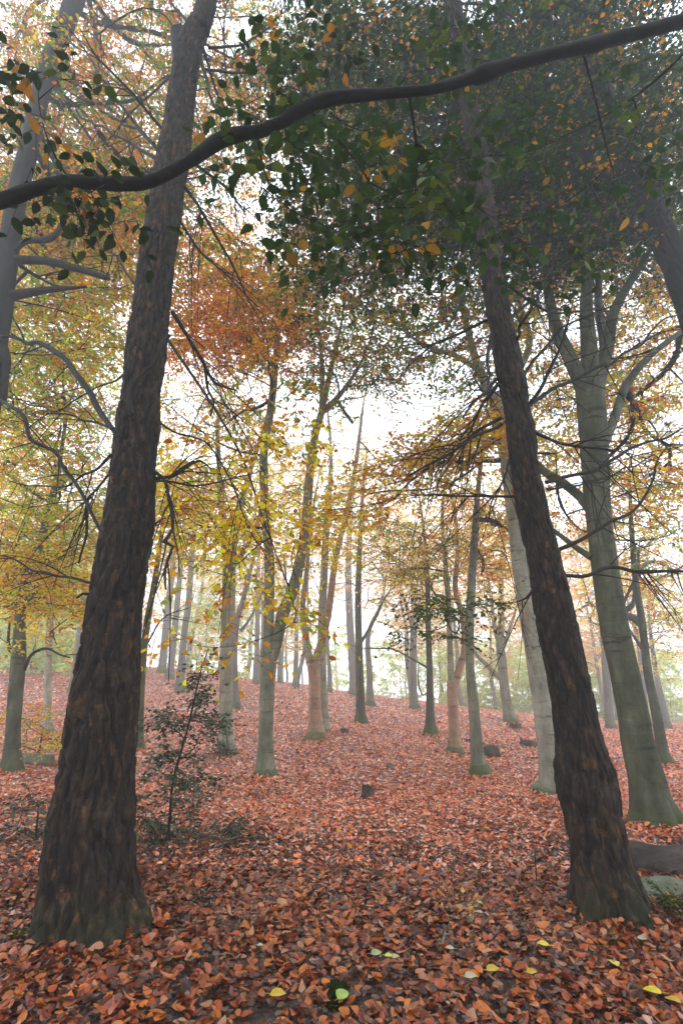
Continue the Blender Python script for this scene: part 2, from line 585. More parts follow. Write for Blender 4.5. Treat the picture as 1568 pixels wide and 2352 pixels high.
# ------------------------------------------------------------------ leaf colours (reflectance of the blades, far-crown pastels lightened for the mist)
PAL = {
    'O':  [(.32, (.42, .14, .015)), (.14, (.30, .07, .015)), (.36, (.11, .16, .012)), (.18, (.42, .28, .03))],
    'YG': [(.30, (.62, .46, .04)), (.38, (.26, .36, .035)), (.24, (.60, .24, .035)), (.10, (.36, .12, .03))],
    'OR': [(.58, (.95, .27, .004)), (.26, (.92, .44, .01)), (.12, (.64, .10, .01)), (.06, (.24, .26, .03))],
    'DG': [(.70, (.013, .030, .003)), (.20, (.06, .085, .008)), (.10, (.42, .17, .012))],
    'OG': [(.50, (.12, .17, .02)), (.25, (.34, .27, .03)), (.25, (.44, .16, .025))],
    'RB': [(.36, (.62, .26, .04)), (.14, (.40, .12, .03)), (.28, (.60, .44, .06)), (.22, (.28, .32, .06))],
    'Y':  [(.50, (.80, .54, .04)), (.25, (.78, .34, .03)), (.13, (.34, .10, .025)), (.12, (.26, .33, .03))],
    'PO': [(.46, (.80, .42, .16)), (.34, (.70, .58, .20)), (.20, (.72, .28, .13))],  # pastel for far crowns, brightness of the mist put into the leaf colour
    'PK': [(.55, (.82, .40, .22)), (.30, (.78, .56, .24)), (.15, (.72, .26, .15))],  # pinker pastel, likewise lightened to stand in for bright mist
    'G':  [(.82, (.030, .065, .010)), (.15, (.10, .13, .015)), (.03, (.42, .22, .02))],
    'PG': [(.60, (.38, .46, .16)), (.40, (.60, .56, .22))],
}


def pick(pal, n):
    p = PAL[pal]
    w_ = np.array([a for a, _ in p])
    cs = np.array([c for _, c in p])
    return cs[rng.choice(len(p), n, p=w_ / w_.sum())]


# ------------------------------------------------------------------ growing limbs, twigs and leaves from a trunk
def grow(seeds, targets, step=0.35, wob=0.10, up=0.25):
    """join every target to the nearest wood already grown. seeds rows (x,y,z,r). returns chains of (points, load)"""
    cap = len(seeds) + int(len(targets) * 60) + 10
    P = np.zeros((cap, 3))
    D = np.zeros((cap, 3))
    par = -np.ones(cap, int)
    load = np.zeros(cap)
    plen = np.zeros(cap)
    n = len(seeds)
    P[:n] = seeds[:, :3]
    T = unit(np.gradient(seeds[:, :3], axis=0)) if n > 1 else np.array([[0, 0, 1.0]])
    D[:n] = T
    ns = n
    d0 = np.array([np.min(np.linalg.norm(seeds[:, :3] - q, axis=1)) for q in targets])
    order = np.argsort(d0)
    chains, tips, tdir = [], [], []
    for oi in order:
        q = targets[oi]
        v = q - P[:n]
        d = np.linalg.norm(v, axis=1)
        cost = d + 0.7 * np.maximum(P[:n, 2] - q[2], 0) + 0.12 * plen[:n]
        k = int(np.argmin(cost))
        dist = d[k]
        m = max(2, int(dist / step) + 1)
        td = v[k] / (dist + 1e-6)
        ctrl = P[k] + (0.55 * td + 0.35 * D[k] + np.array([0, 0, up])) * dist * 0.45
        tt = np.linspace(0, 1, m + 1)[1:, None]
        pts = (1 - tt) ** 2 * P[k] + 2 * tt * (1 - tt) * ctrl + tt ** 2 * q
        ph = rng.uniform(0, 6.3, 3)
        pts = pts + np.sin(tt * rng.uniform(3, 8) + ph) * wob * min(dist, 2.0) * 0.35 * np.sin(tt * math.pi)
        if n + m > cap: break
        P[n:n + m] = pts
        seg = np.vstack([P[k:k + 1], pts])
        D[n:n + m] = unit(np.diff(seg, axis=0))
        par[n] = k
        par[n + 1:n + m] = np.arange(n, n + m - 1)
        plen[n:n + m] = plen[k] + np.linspace(0, dist, m)
        chains.append((k, np.arange(n, n + m)))
        tips.append(n + m - 1)
        tdir.append((oi, D[n + m - 1].copy()))
        n += m
    for tp in tips:
        k = tp
        while k >= 0:
            load[k] += 1
            k = par[k]
    # heavier limbs straighten out
    heavy = -np.ones(n, int)
    for k in np.argsort(load[:n]):
        if par[k] >= 0: heavy[par[k]] = k
    mv = np.where((load[:n] >= 2) & (np.arange(n) >= ns) & (heavy >= 0) & (par[:n] >= 0))[0]
    for _ in range(10):
        P[mv] = 0.4 * P[mv] + 0.3 * (P[par[mv]] + P[heavy[mv]])
    res = []
    for k, ids in chains:
        pts = np.vstack([P[k], P[ids]])
        ld = np.concatenate([[load[ids[0]]], load[ids]])
        res.append((pts, ld, k < ns))
    dirs = np.zeros((len(targets), 3))
    for oi, dd in tdir: dirs[oi] = dd
    return res, dirs


def wood(mb, chains, rt=0.004, power=0.5, rmax=0.08):
    for pts, ld, _ in chains:
        r = np.minimum(rt * ld ** power, rmax)
        r[-1] *= 0.6
        s = 7 if r[0] > 0.02 else 4
        tubes(mb, pts[None], r[None], s)


def sprays(mw, ml, Cn, dirs, pals, ntw=5, nl=9, ln=(0.25, 0.6), L=0.066, droop=0.25, tilt=0.42, rtw=0.0022, fine=False, wl=0.66, lift=0.0):
    """layered sprays of twigs with alternate leaves, like beech"""
    m = len(Cn)
    if m == 0: return
    az = np.arctan2(dirs[:, 1], dirs[:, 0])
    n = m * ntw
    Cc = np.repeat(Cn, ntw, 0)
    a = np.repeat(az, ntw) + rng.normal(0, 0.9, n)
    el = rng.normal(lift, 0.22, n)
    ll = rng.uniform(ln[0], ln[1], n)
    d = np.stack([np.cos(a) * np.cos(el), np.sin(a) * np.cos(el), np.sin(el)], 1)
    k = 5
    tt = np.linspace(0, 1, k)
    bend = rng.normal(0, 0.18, (n, 3))
    off = rng.normal(0, 0.06, (n, 3))
    P = Cc[:, None] + off[:, None] * tt[None, :, None] + d[:, None] * (ll[:, None] * tt)[..., None] + bend[:, None] * ((ll[:, None] * tt ** 2))[..., None]
    P[..., 2] -= droop * ll[:, None] * tt ** 2
    if mw is not None:
        tubes(mw, P, np.linspace(rtw, rtw * 0.4, k)[None].repeat(n, 0), 3)
    if ml is None: return
    u = (np.arange(nl) + 0.8) / nl
    idx = u * (k - 1)
    i0 = np.minimum(idx.astype(int), k - 2)
    fr = idx - i0
    Bp = P[:, i0] * (1 - fr)[None, :, None] + P[:, i0 + 1] * fr[None, :, None]
    Td = unit(P[:, i0 + 1] - P[:, i0])
    side = unit(np.cross(Td, np.array([0, 0, 1.0])))
    sg = np.where(np.arange(nl) % 2 == 0, 1, -1)[None, :, None]
    A = unit(Td * 0.6 + side * sg * 0.8 + rng.normal(0, 0.25, Td.shape))
    A[..., 2] -= rng.uniform(0, 0.35, A.shape[:2])
    Nn = np.array([0, 0, 1.0]) + rng.normal(0, tilt, A.shape)
    keep = rng.random((n, nl)) < 0.85
    cs = np.repeat(np.stack([pick(p, 1)[0] for p in pals]), ntw * nl, 0).reshape(n, nl, 3)
    cr = np.concatenate([pick(p, ntw * nl) for p in pals]).reshape(n, nl, 3)
    sw = rng.random((n, nl, 1)) < 0.55
    col = np.where(sw, cs, cr) * rng.uniform(0.65, 1.25, (n, nl, 1))
    q = keep.ravel()
    sz = L * rng.uniform(0.65, 1.15, q.sum())
    leaves(ml, Bp.reshape(-1, 3)[q], A.reshape(-1, 3)[q], Nn.reshape(-1, 3)[q], sz, sz * wl, col.reshape(-1, 3)[q], fine=fine,
           fold=rng.uniform(0.0, 0.5, q.sum()), curl=rng.uniform(0, 0.25, q.sum()))


def zone(cx, cy, rx, ry, D0, D1, n, pal, rot=0.0, mult=3.0):
    """n spray centres seen inside an ellipse of the view, spread through D0..D1 metres of depth"""
    n = int(n * mult)
    r = np.sqrt(rng.random(n)) * np.exp(rng.normal(0, .22, n))
    th = rng.uniform(0, 2 * math.pi, n)
    ux, uy = r * np.cos(th) * rx, r * np.sin(th) * ry
    c, s = math.cos(rot), math.sin(rot)
    X, Yp = cx + ux * c - uy * s, cy + ux * s + uy * c
    D = rng.uniform(D0, D1, n)
    pts = np.array([at(a, b, dd) for a, b, dd in zip(X, Yp, D)]).reshape(-1, 3)
    gz = ground(pts[:, 0], pts[:, 1])
    ok = (pts[:, 2] > gz + 0.9) & (pts[:, 2] < 19)
    return [(p, pal) for p, o in zip(pts, ok) if o]


def taper_on(R, n=3):
    """run a limb out to a thin wandering tip"""
    d = (R[-1, :3] - R[-2, :3]); d = d / np.linalg.norm(d)
    r, p = R[-1, 3], R[-1, :3].copy()
    for f in (.62, .34, .1):
        d = unit(d + rng.normal(0, .18, 3) + np.array([0, 0, .08]))
        p = p + d * min(max(r * 18, .35), 1.1)
        R = np.vstack([R, [*p, r * f]])
    return R


def make_tree(name, label, cat, pts, Y=None, mat='beech', kind='beech', flare=0.3, sides=20, step=0.12, limbs=(), zones=(), group=None,
              crown_from=2.2, spray=None, rt=0.004, rmax=0.08, seed=0, top=None, dyt=None, bare=(), leafmat='leaf', branchmat='branch', power=0.5, gmatch=True):
    """pts: centre line of the trunk from the ground up, as (x, y, width)"""
    if Y is None: Y = hit(pts[0][0], pts[0][1])
    R = trace(pts, Y, dyt)
    if top is not None:                    # carry the trunk on upward out of sight
        R = np.vstack([R, [R[-1, 0] + top[0], R[-1, 1] + top[1], R[-1, 2] + top[2], top[3]]])
    elif not limbs or R[-1, 3] < 0.08: R = taper_on(R)
    gz = float(ground(R[0, 0], R[0, 1]))
    if gmatch: R[0, 2] = min(R[0, 2], gz)
    R = np.vstack([[R[0, 0], R[0, 1], gz - 0.25, R[0, 3] * 1.02], R]) if R[0, 2] > gz - 0.2 else R
    root = thing(name, (R[0, 0], R[0, 1], gz), label, cat, group)
    o = np.array(root.location)
    Rs = spline(R, step)
    mb = MB()
    trunk_mesh(mb, Rs, sides, kind, flare, seed, gz, 5 + seed % 3)
    mb.build('trunk', M[mat], root, o, smooth=True)
    seeds = Rs[Rs[:, 2] > gz + crown_from][::2]
    for lb in limbs:
        L = trace(lb['pts'], lb.get('Y', Y), lb.get('dy'))
        if lb.get('grow', True): L = taper_on(L)
        Ls = spline(L, step)
        mb = MB()
        trunk_mesh(mb, Ls, max(8, sides // 2), 'beech', 0, seed + 3)
        mb.build('limb', M[lb.get('mat', mat)], root, o, smooth=True)
        if lb.get('grow', True): seeds = np.vstack([seeds, Ls[1::2]])
    for bp in bare:
        mb = MB()
        dead_branch(mb, bp, Y)
        mb.build('bare_branch', M[branchmat], root, o)
    tg = []
    for z in zones: tg += zone(*z)
    if tg:
        T = np.array([p for p, _ in tg])
        ch, dirs = grow(seeds, T, step=0.3)
        mw, ml = MB(), MB()
        wood(mw, ch, rt, power, rmax)
        isb = np.array([p == 'BARE' for _, p in tg])
        sprays(mw, ml, T[~isb], dirs[~isb], [p for _, p in tg if p != 'BARE'], **(spray or {}))
        if isb.any(): sprays(mw, None, T[isb], dirs[isb], ['O'] * int(isb.sum()), ntw=9, ln=(.3, 1.0), rtw=.0035, droop=-.1, lift=.5)
        mw.build('branchwork', M[branchmat], root, o)
        ml.build('crown', M[leafmat], root, o)
    return root


def dead_branch(mb, bp, Y):
    """a bare branch traced as (x, y, width, depth offset), with side twigs"""
    pts = [(p[0], p[1], p[2]) for p in bp['p']]
    dy = [p[3] if len(p) > 3 else bp.get('d', 0) * i / max(1, len(pts) - 1) for i, p in enumerate(bp['p'])]
    R = trace(pts, bp.get('Y', Y), dy)
    Rs = spline(R, 0.06)
    Rs[:, :3] += (np.stack([vnoise(Rs[:, :3] * 3.1, 5), vnoise(Rs[:, :3] * 3.1, 6), vnoise(Rs[:, :3] * 3.1, 8)], 1) - 0.5) * 0.10 * sstep(0, 0.4, np.linspace(0, 1, len(Rs)))[:, None]
    tubes(mb, Rs[None, :, :3], Rs[None, :, 3], 7)
    n = bp.get('tw', 8)
    T = unit(np.gradient(Rs[:, :3], axis=0))
    for _ in range(n):
        k = int(rng.uniform(0.15, 0.95) * (len(Rs) - 1))
        side = unit(np.cross(T[k], rng.normal(0, 1, 3)))
        d = unit(T[k] * 0.8 + side * 0.8 + np.array([0, 0, bp.get('hang', -0.25)]))
        l = rng.uniform(0.2, 0.75) * bp.get('tl', 1.0)
        tt = np.linspace(0, 1, 6)[:, None]
        p = Rs[k, :3] + d * l * tt + (T[k] * 0.25 + np.array([0, 0, -0.25])) * l * tt ** 2
        r0 = min(Rs[k, 3] * 0.6, 0.006)
        tubes(mb, p[None], (r0 * np.linspace(1, 0.35, 6))[None], 4)
        for _ in range(2):
            q = p[rng.integers(2, 5)]
            d2 = unit(d + rng.normal(0, 0.6, 3))
            p2 = q + d2 * l * 0.45 * np.linspace(0, 1, 4)[:, None]
            tubes(mb, p2[None], (r0 * 0.5 * np.linspace(1, 0.4, 4))[None], 3)



# ------------------------------------------------------------------ the two big pines in front
make_tree('pine_tree', 'large dark pine with deeply cracked brown bark and a snapped side stem, left foreground', 'tree',
          [(209, 2168, 222), (208, 2110, 207), (207, 2000, 197), (211, 1900, 188), (231, 1700, 162), (253, 1500, 140), (266, 1378, 121), (281, 1290, 121),
           (300, 1160, 108), (309, 1040, 99), (325, 900, 90), (338, 790, 86), (361, 600, 80), (376, 500, 76), (391, 400, 72), (407, 300, 68), (420, 200, 64), (436, 110, 60),
           (456, 60, 50), (476, 0, 44)], Y=3.2, mat='pine', kind='pine', flare=0.22, sides=230, step=0.017, seed=3, top=(0.1, 0.3, 5.0, 0.03), crown_from=5.5,
          limbs=[dict(pts=[(426, 150, 48), (416, 110, 42), (412, 78, 38)], grow=False, mat='pine')],
          zones=[(330, 250, 250, 330, 3.9, 6.5, 24, 'O')], rmax=0.02,
          bare=[dict(p=[(360, 365, 9), (290, 325, 6), (215, 280, 5), (130, 215, 2)], d=1.0),
                dict(p=[(376, 300, 8), (320, 240, 6), (230, 140, 5), (180, 60, 2)], d=-.6),
                dict(p=[(362, 345, 8), (270, 230, 6), (200, 120, 4), (140, 40, 2)], d=.8),
                dict(p=[(354, 330, 8), (300, 290, 6), (220, 245, 5), (130, 195, 3)], d=1.3),
                dict(p=[(455, 110, 9), (475, 190, 7), (500, 270, 5), (515, 300, 2)], d=-.3, tw=4),
                dict(p=[(460, 90, 8), (490, 180, 6), (515, 260, 4)], d=.6, tw=4),
                dict(p=[(430, 360, 9), (480, 410, 7), (530, 450, 6), (570, 490, 3)], d=.7),
                dict(p=[(425, 430, 8), (470, 500, 7), (520, 580, 6), (590, 700, 3)], d=1.0),
                dict(p=[(415, 510, 7), (470, 590, 5), (540, 660, 4), (590, 705, 2)], d=.4),
                dict(p=[(440, 60, 8), (400, 10, 6), (370, -60, 4)], d=.5, tw=3),
                dict(p=[(480, 110, 7), (550, 100, 5), (620, 60, 4), (700, -30, 2)], d=.9),
                dict(p=[(470, 160, 7), (560, 165, 5), (640, 130, 4), (720, 60, 2)], d=.6),
                dict(p=[(318, 665, 7), (280, 610, 5), (240, 560, 4), (160, 500, 2)], d=.9),
                dict(p=[(395, 715, 11), (430, 770, 9), (470, 830, 8), (495, 865, 7), (545, 885, 3)], d=.4, tw=6),
                dict(p=[(470, 838, 8), (482, 890, 6), (494, 920, 5), (486, 955, 4)], Y=3.5, tw=4),
                dict(p=[(390, 770, 7), (345, 835, 7), (302, 895, 9), (320, 965, 12)], Y=2.95, tw=0),
                dict(p=[(268, 997, 12), (240, 960, 13), (205, 900, 15), (160, 835, 13), (100, 795, 11), (40, 775, 8), (-40, 760, 6)], d=1.4, tw=7),
                dict(p=[(234, 1225, 8), (200, 1160, 8), (165, 1110, 9), (135, 1060, 8), (90, 1005, 9), (50, 945, 9), (5, 925, 8), (-20, 905, 6)], d=1.2, tw=9),
                dict(p=[(212, 1340, 7), (150, 1325, 6), (80, 1310, 5), (0, 1280, 3)], d=.8, tw=6),
                dict(p=[(255, 1045, 7), (200, 1095, 6), (110, 1120, 4), (20, 1115, 2)], d=.9, tw=6),
                dict(p=[(250, 1090, 6), (215, 1130, 5), (190, 1170, 7), (182, 1230, 6), (174, 1290, 4)], d=.5, tw=5, hang=-.6),
                dict(p=[(262, 985, 6), (190, 960, 5), (100, 935, 4), (10, 905, 2)], d=1.4, tw=8),
                dict(p=[(285, 860, 6), (240, 890, 4), (170, 930, 4), (100, 960, 2)], d=1.1, tw=6),
                dict(p=[(345, 1100, 9), (390, 1090, 8), (430, 1068, 8), (462, 1060, 6), (490, 1080, 3)], d=.3, tw=7),
                dict(p=[(350, 1080, 8), (380, 1105, 8), (382, 1160, 8), (390, 1220, 8), (378, 1245, 8), (402, 1250, 7), (392, 1300, 7), (402, 1355, 4)], d=-.3, tw=9, tl=.7, hang=-.7),
                dict(p=[(340, 1105, 6), (400, 1102, 5), (480, 1105, 4), (560, 1090, 3), (610, 1070, 2)], d=.3, tw=8),
                dict(p=[(352, 960, 6), (400, 990, 5), (470, 1020, 4), (520, 1080, 4), (560, 1180, 3), (590, 1250, 2)], d=.5, tw=9, hang=-.5),
                dict(p=[(345, 1215, 6), (362, 1200, 4), (375, 1190, 3)], d=-.2, tw=0),
                dict(p=[(205, 1365, 8), (190, 1375, 6), (176, 1384, 5)], d=-.1, tw=0)])

make_tree('pine_tree', 'dark slender pine with brown flaky bark standing at the right of the clearing', 'tree',
          [(1407, 2150, 150), (1407, 2100, 142), (1375, 1950, 129), (1346, 1800, 117), (1304, 1561, 96), (1275, 1420, 88), (1249, 1286, 79), (1226, 1190, 72), (1206, 1090, 66), (1195, 990, 63),
           (1180, 900, 60), (1159, 790, 58), (1140, 690, 54), (1127, 600, 51), (1110, 470, 48), (1096, 350, 44), (1078, 250, 40), (1062, 150, 36), (1048, 60, 32), (1040, 0, 30)],
          Y=3.45, mat='pine', kind='pine', flare=0.36, sides=200, step=0.018, seed=12, top=(-0.1, 0.3, 4.0, 0.03), crown_from=4.5, rmax=0.02,
          zones=[(1050, 250, 330, 260, 3.9, 6, 20, 'DG')],
          bare=[dict(p=[(1215, 930, 10), (1270, 895, 9), (1320, 870, 8), (1404, 840, 7), (1480, 780, 5), (1600, 690, 3)], d=.8, tw=10),
                dict(p=[(1254, 1108, 10), (1310, 1090, 9), (1384, 1070, 8), (1450, 1040, 7), (1530, 1000, 5), (1620, 960, 3)], d=.7, tw=12),
                dict(p=[(1256, 1125, 6), (1330, 1110, 5), (1400, 1090, 4), (1500, 1040, 3)], d=1.2, tw=8),
                dict(p=[(1284, 1262, 10), (1340, 1238, 9), (1400, 1205, 8), (1450, 1170, 7), (1488, 1130, 6), (1512, 1080, 5), (1530, 1030, 3)], d=.4, tw=9),
                dict(p=[(1297, 1322, 9), (1350, 1321, 9), (1430, 1312, 9), (1520, 1310, 8), (1620, 1312, 6)], d=.5, tw=10),
                dict(p=[(1218, 925, 9), (1262, 870, 8), (1290, 825, 7), (1304, 760, 5), (1320, 690, 3)], d=-.3, tw=8),
                dict(p=[(1230, 995, 9), (1280, 1010, 7), (1330, 1022, 6), (1400, 1030, 4)], d=-.3, tw=8),
                dict(p=[(1150, 960, 9), (1110, 985, 8), (1060, 1020, 7), (1000, 1060, 6), (930, 1100, 3)], d=.5, tw=12),
                dict(p=[(1152, 975, 8), (1100, 1005, 7), (1040, 1040, 5), (960, 1085, 3)], d=-.4, tw=12),
                dict(p=[(1143, 880, 9), (1115, 930, 8), (1095, 965, 6), (1065, 1010, 3)], d=.3, tw=8),
                dict(p=[(1140, 870, 9), (1110, 910, 7), (1065, 950, 5)], d=-.5, tw=6),
                dict(p=[(1130, 760, 9), (1125, 830, 8), (1120, 890, 4)], d=-.4, tw=4),
                dict(p=[(1185, 1140, 7), (1140, 1143, 6), (1050, 1140, 5), (940, 1145, 3)], d=.5, tw=10),
                dict(p=[(1170, 1050, 6), (1155, 1100, 5), (1130, 1150, 4), (1120, 1190, 2)], d=-.3, tw=6, hang=-.8),
                dict(p=[(1128, 730, 8), (1060, 760, 7), (1000, 785, 6), (950, 800, 3)], d=.5, tw=7),
                dict(p=[(1160, 650, 8), (1230, 700, 6), (1300, 715, 5), (1390, 700, 3)], d=.5, tw=8),
                dict(p=[(1172, 730, 9), (1210, 690, 7), (1250, 640, 6), (1290, 560, 3)], d=.3, tw=8),
                dict(p=[(1175, 800, 8), (1200, 760, 7), (1205, 740, 6), (1262, 640, 3)], d=-.4, tw=6),
                dict(p=[(1198, 870, 8), (1250, 790, 6), (1310, 740, 5), (1400, 700, 3)], d=.4, tw=9),
                dict(p=[(1105, 560, 8), (1080, 610, 7), (1060, 690, 6), (1010, 760, 3)], d=-.2, tw=7),
                dict(p=[(1226, 1350, 6), (1212, 1370, 5), (1190, 1382, 3)], d=-.1, tw=2),
                dict(p=[(1110, 420, 7), (1180, 390, 6), (1270, 330, 5), (1350, 300, 3)], d=.6, tw=8),
                dict(p=[(1075, 230, 7), (1060, 140, 6), (1075, 60, 5), (1090, -40, 3)], d=-.4, tw=6)])

# ------------------------------------------------------------------ beeches around the clearing
make_tree('beech_tree', 'smooth grey beech just left of the dark right-hand pine, its base half hidden by it', 'tree',
          [(1270, 1828, 78), (1272, 1800, 62), (1262, 1730, 50), (1250, 1661, 44), (1237, 1570, 42), (1224, 1486, 40), (1207, 1380, 39), (1193, 1286, 38), (1185, 1215, 35), (1178, 1165, 33),
           (1162, 1050, 32), (1146, 960, 31), (1134, 915, 30)], mat='pale', flare=0.25, sides=48, step=0.05, seed=2,
          limbs=[dict(pts=[(1134, 920, 28), (1100, 850, 20), (1082, 790, 17), (1060, 700, 13), (1040, 600, 9)], dy=[0, .1, .2, .3, .5]),
                 dict(pts=[(1136, 925, 24), (1190, 850, 18), (1215, 780, 15), (1190, 690, 12), (1170, 560, 9)], dy=[0, .3, .5, .8, 1]),
                 dict(pts=[(1100, 850, 13), (1040, 815, 11), (990, 800, 9), (940, 770, 6)], dy=[.1, 0, -.2, -.4], grow=True)],
          zones=[(1000, 760, 200, 150, 5.5, 9, 60, 'OG'), (950, 1080, 200, 70, 5.5, 8, 40, 'RB', -0.35), (1080, 1000, 110, 60, 5, 8, 22, 'RB', -.3),
                 (1150, 500, 200, 200, 6, 9, 60, 'DG'), (1040, 850, 140, 110, 7, 11, 16, 'BARE')])
make_tree('beech_tree', 'tall green-grey beech with spreading limbs right of the dark pine, roots flaring widely', 'tree',
          [(1505, 1898, 100), (1503, 1880, 92), (1490, 1830, 80), (1483, 1786, 76), (1465, 1710, 70), (1452, 1636, 66), (1430, 1530, 63), (1409, 1436, 61), (1386, 1286, 58), (1380, 1240, 56), (1374, 1190, 55),
           (1368, 1110, 56), (1364, 1040, 58), (1358, 960, 60), (1354, 890, 62)], mat='beech', flare=0.28, sides=60, step=0.05, seed=5,
          limbs=[dict(pts=[(1340, 900, 34), (1312, 830, 32), (1280, 760, 26), (1262, 690, 22), (1245, 600, 16), (1235, 500, 12)], dy=[0, 0, .2, .3, .5, .7]),
                 dict(pts=[(1356, 890, 44), (1352, 800, 36), (1345, 700, 28), (1350, 600, 22), (1340, 480, 15)], dy=[0, 0, 0, .2, .4]),
                 dict(pts=[(1372, 890, 30), (1395, 800, 25), (1408, 720, 22), (1450, 640, 18), (1500, 560, 12)], dy=[0, 0, -.2, -.3, -.5]),
                 dict(pts=[(1370, 880, 24), (1386, 800, 20), (1374, 700, 17), (1380, 600, 12)], dy=[.1, .4, .6, .9]),
                 dict(pts=[(1380, 1035, 24), (1410, 960, 20), (1440, 880, 18), (1500, 810, 14), (1590, 740, 10)], dy=[0, .2, .4, .4, .6]),
                 dict(pts=[(1355, 1170, 26), (1330, 1140, 22), (1290, 1108, 20), (1240, 1075, 17), (1180, 1000, 12), (1130, 930, 9)], dy=[0, .2, .4, .6, .8, 1]),
                 dict(pts=[(1356, 1280, 16), (1318, 1255, 13), (1276, 1222, 10), (1230, 1190, 7)], dy=[0, .1, .3, .5])],
          zones=[(1400, 760, 260, 240, 6, 10, 130, 'RB'), (1420, 1040, 240, 170, 6, 10, 70, 'RB'), (1500, 560, 200, 160, 6, 9, 60, 'DG'), (1480, 1180, 140, 120, 8, 12, 25, 'OG'), (1420, 800, 230, 250, 6, 10, 34, 'BARE')])
make_tree('beech_tree', 'slender forked grey beech in the middle of the clearing, moss round its foot', 'tree',
          [(610, 1788, 50), (610, 1765, 42), (610, 1700, 35), (612, 1620, 34), (616, 1536, 36), (617, 1505, 34), (617, 1470, 26), (618, 1386, 23), (619, 1286, 22), (609, 1180, 20), (606, 1040, 19), (620, 950, 18), (630, 865, 16), (640, 700, 12)],
          mat='mid', flare=0.25, sides=40, step=0.06, seed=7,
          limbs=[dict(pts=[(620, 1530, 26), (634, 1480, 26), (650, 1410, 28), (668, 1365, 27), (684, 1310, 25), (700, 1220, 22), (709, 1112, 20), (720, 1015, 18), (740, 940, 16)]),
                 dict(pts=[(739, 945, 14), (740, 865, 11), (735, 780, 8), (725, 690, 6)], dy=[0, 0, .3, .5]),
                 dict(pts=[(739, 948, 14), (773, 915, 13), (800, 880, 9), (830, 830, 6)], dy=[0, -.2, -.2, -.4]),
                 dict(pts=[(773, 917, 9), (790, 945, 8), (810, 972, 7)], grow=False)],
          zones=[(510, 700, 140, 140, 6.5, 8.5, 75, 'OR'), (470, 570, 100, 80, 7, 9, 16, 'OR'), (600, 740, 100, 100, 6, 9, 34, 'OR'), (560, 800, 170, 50, 7, 9, 26, 'OR'), (760, 700, 200, 110, 6, 10, 80, 'OG'), (800, 860, 200, 50, 6, 9, 22, 'OG'), (640, 560, 200, 120, 7, 10, 30, 'OR'), (480, 1180, 130, 120, 7, 10, 26, 'Y'), (700, 1230, 90, 120, 6.5, 9, 14, 'Y'), (490, 940, 170, 90, 8, 12, 26, 'RB'), (820, 940, 120, 90, 9, 13, 2, 'OG'), (640, 980, 90, 80, 7, 10, 6, 'RB'), (500, 930, 170, 90, 8, 12, 16, 'BARE'), (760, 900, 130, 90, 8, 12, 10, 'BARE')])
make_tree('beech_tree', 'pale beech behind the holly sapling with ivy at its base', 'tree',
          [(520, 1730, 44), (520, 1700, 36), (519, 1600, 30), (521, 1500, 31), (524, 1436, 32), (526, 1340, 30), (527, 1270, 30)], mat='pale', flare=0.25, sides=32, seed=4,
          limbs=[dict(pts=[(520, 1280, 20), (512, 1200, 16), (505, 1100, 13), (500, 980, 9)]),
                 dict(pts=[(532, 1280, 20), (545, 1200, 17), (570, 1100, 13), (600, 1000, 8)], dy=[0, .2, .4, .5]),
                 dict(pts=[(535, 1300, 12), (565, 1260, 10), (590, 1200, 7)])],
          zones=[(540, 1080, 160, 150, 9, 13, 38, 'PO'), (440, 1150, 130, 150, 9, 13, 34, 'Y')])
make_tree('beech_tree', 'twin beech with reddish bark and a bright moss collar near the crest of the hill', 'tree',
          [(724, 1702, 46), (726, 1680, 36), (723, 1620, 29), (722, 1560, 27), (716, 1510, 28)], mat='pink', flare=0.25, sides=32, seed=6, crown_from=2.5,
          limbs=[dict(pts=[(712, 1525, 18), (702, 1461, 15), (695, 1400, 13), (705, 1300, 10), (715, 1200, 7)], mat='pale'),
                 dict(pts=[(722, 1525, 20), (738, 1475, 18), (755, 1400, 16), (770, 1286, 14), (795, 1180, 12), (815, 1080, 10), (830, 960, 7)])],
          zones=[(760, 1080, 150, 140, 12, 17, 40, 'PO'), (880, 1000, 170, 140, 13, 19, 5, 'PO'), (860, 980, 180, 150, 12, 20, 24, 'BARE'), (690, 1120, 90, 120, 12, 17, 26, 'RB')], spray=dict(L=.07))
make_tree('beech_tree', 'straight grey beech directly behind the reddish twin beech', 'tree',
          [(745, 1692, 28), (741, 1600, 22), (739, 1500, 20), (740, 1400, 19), (745, 1300, 17), (750, 1200, 15), (760, 1080, 10)], Y=13.3, mat='pale', flare=0.25, sides=24, seed=8,
          zones=[(820, 1150, 140, 110, 13, 18, 40, 'PO')], spray=dict(L=.07))
make_tree('beech_tree', 'reddish-brown beech with a crooked fork right of the clearing, mossy foot', 'tree',
          [(1045, 1733, 38), (1045, 1715, 30), (1041, 1650, 25), (1038, 1590, 25), (1038, 1565, 24)], mat='pink', flare=0.25, sides=32, seed=9, crown_from=2.0,
          limbs=[dict(pts=[(1036, 1575, 16), (1033, 1500, 14), (1030, 1400, 13), (1022, 1290, 11), (1015, 1180, 8)], mat='pale'),
                 dict(pts=[(1042, 1580, 18), (1056, 1530, 17), (1066, 1490, 15), (1062, 1420, 14), (1045, 1350, 12), (1050, 1250, 10), (1035, 1130, 8)]),
                 dict(pts=[(1062, 1480, 12), (1075, 1400, 11), (1090, 1280, 8)], mat='beech')],
          zones=[(1080, 1230, 130, 110, 10, 15, 60, 'PO'), (930, 1260, 130, 90, 9, 14, 36, 'OG')])
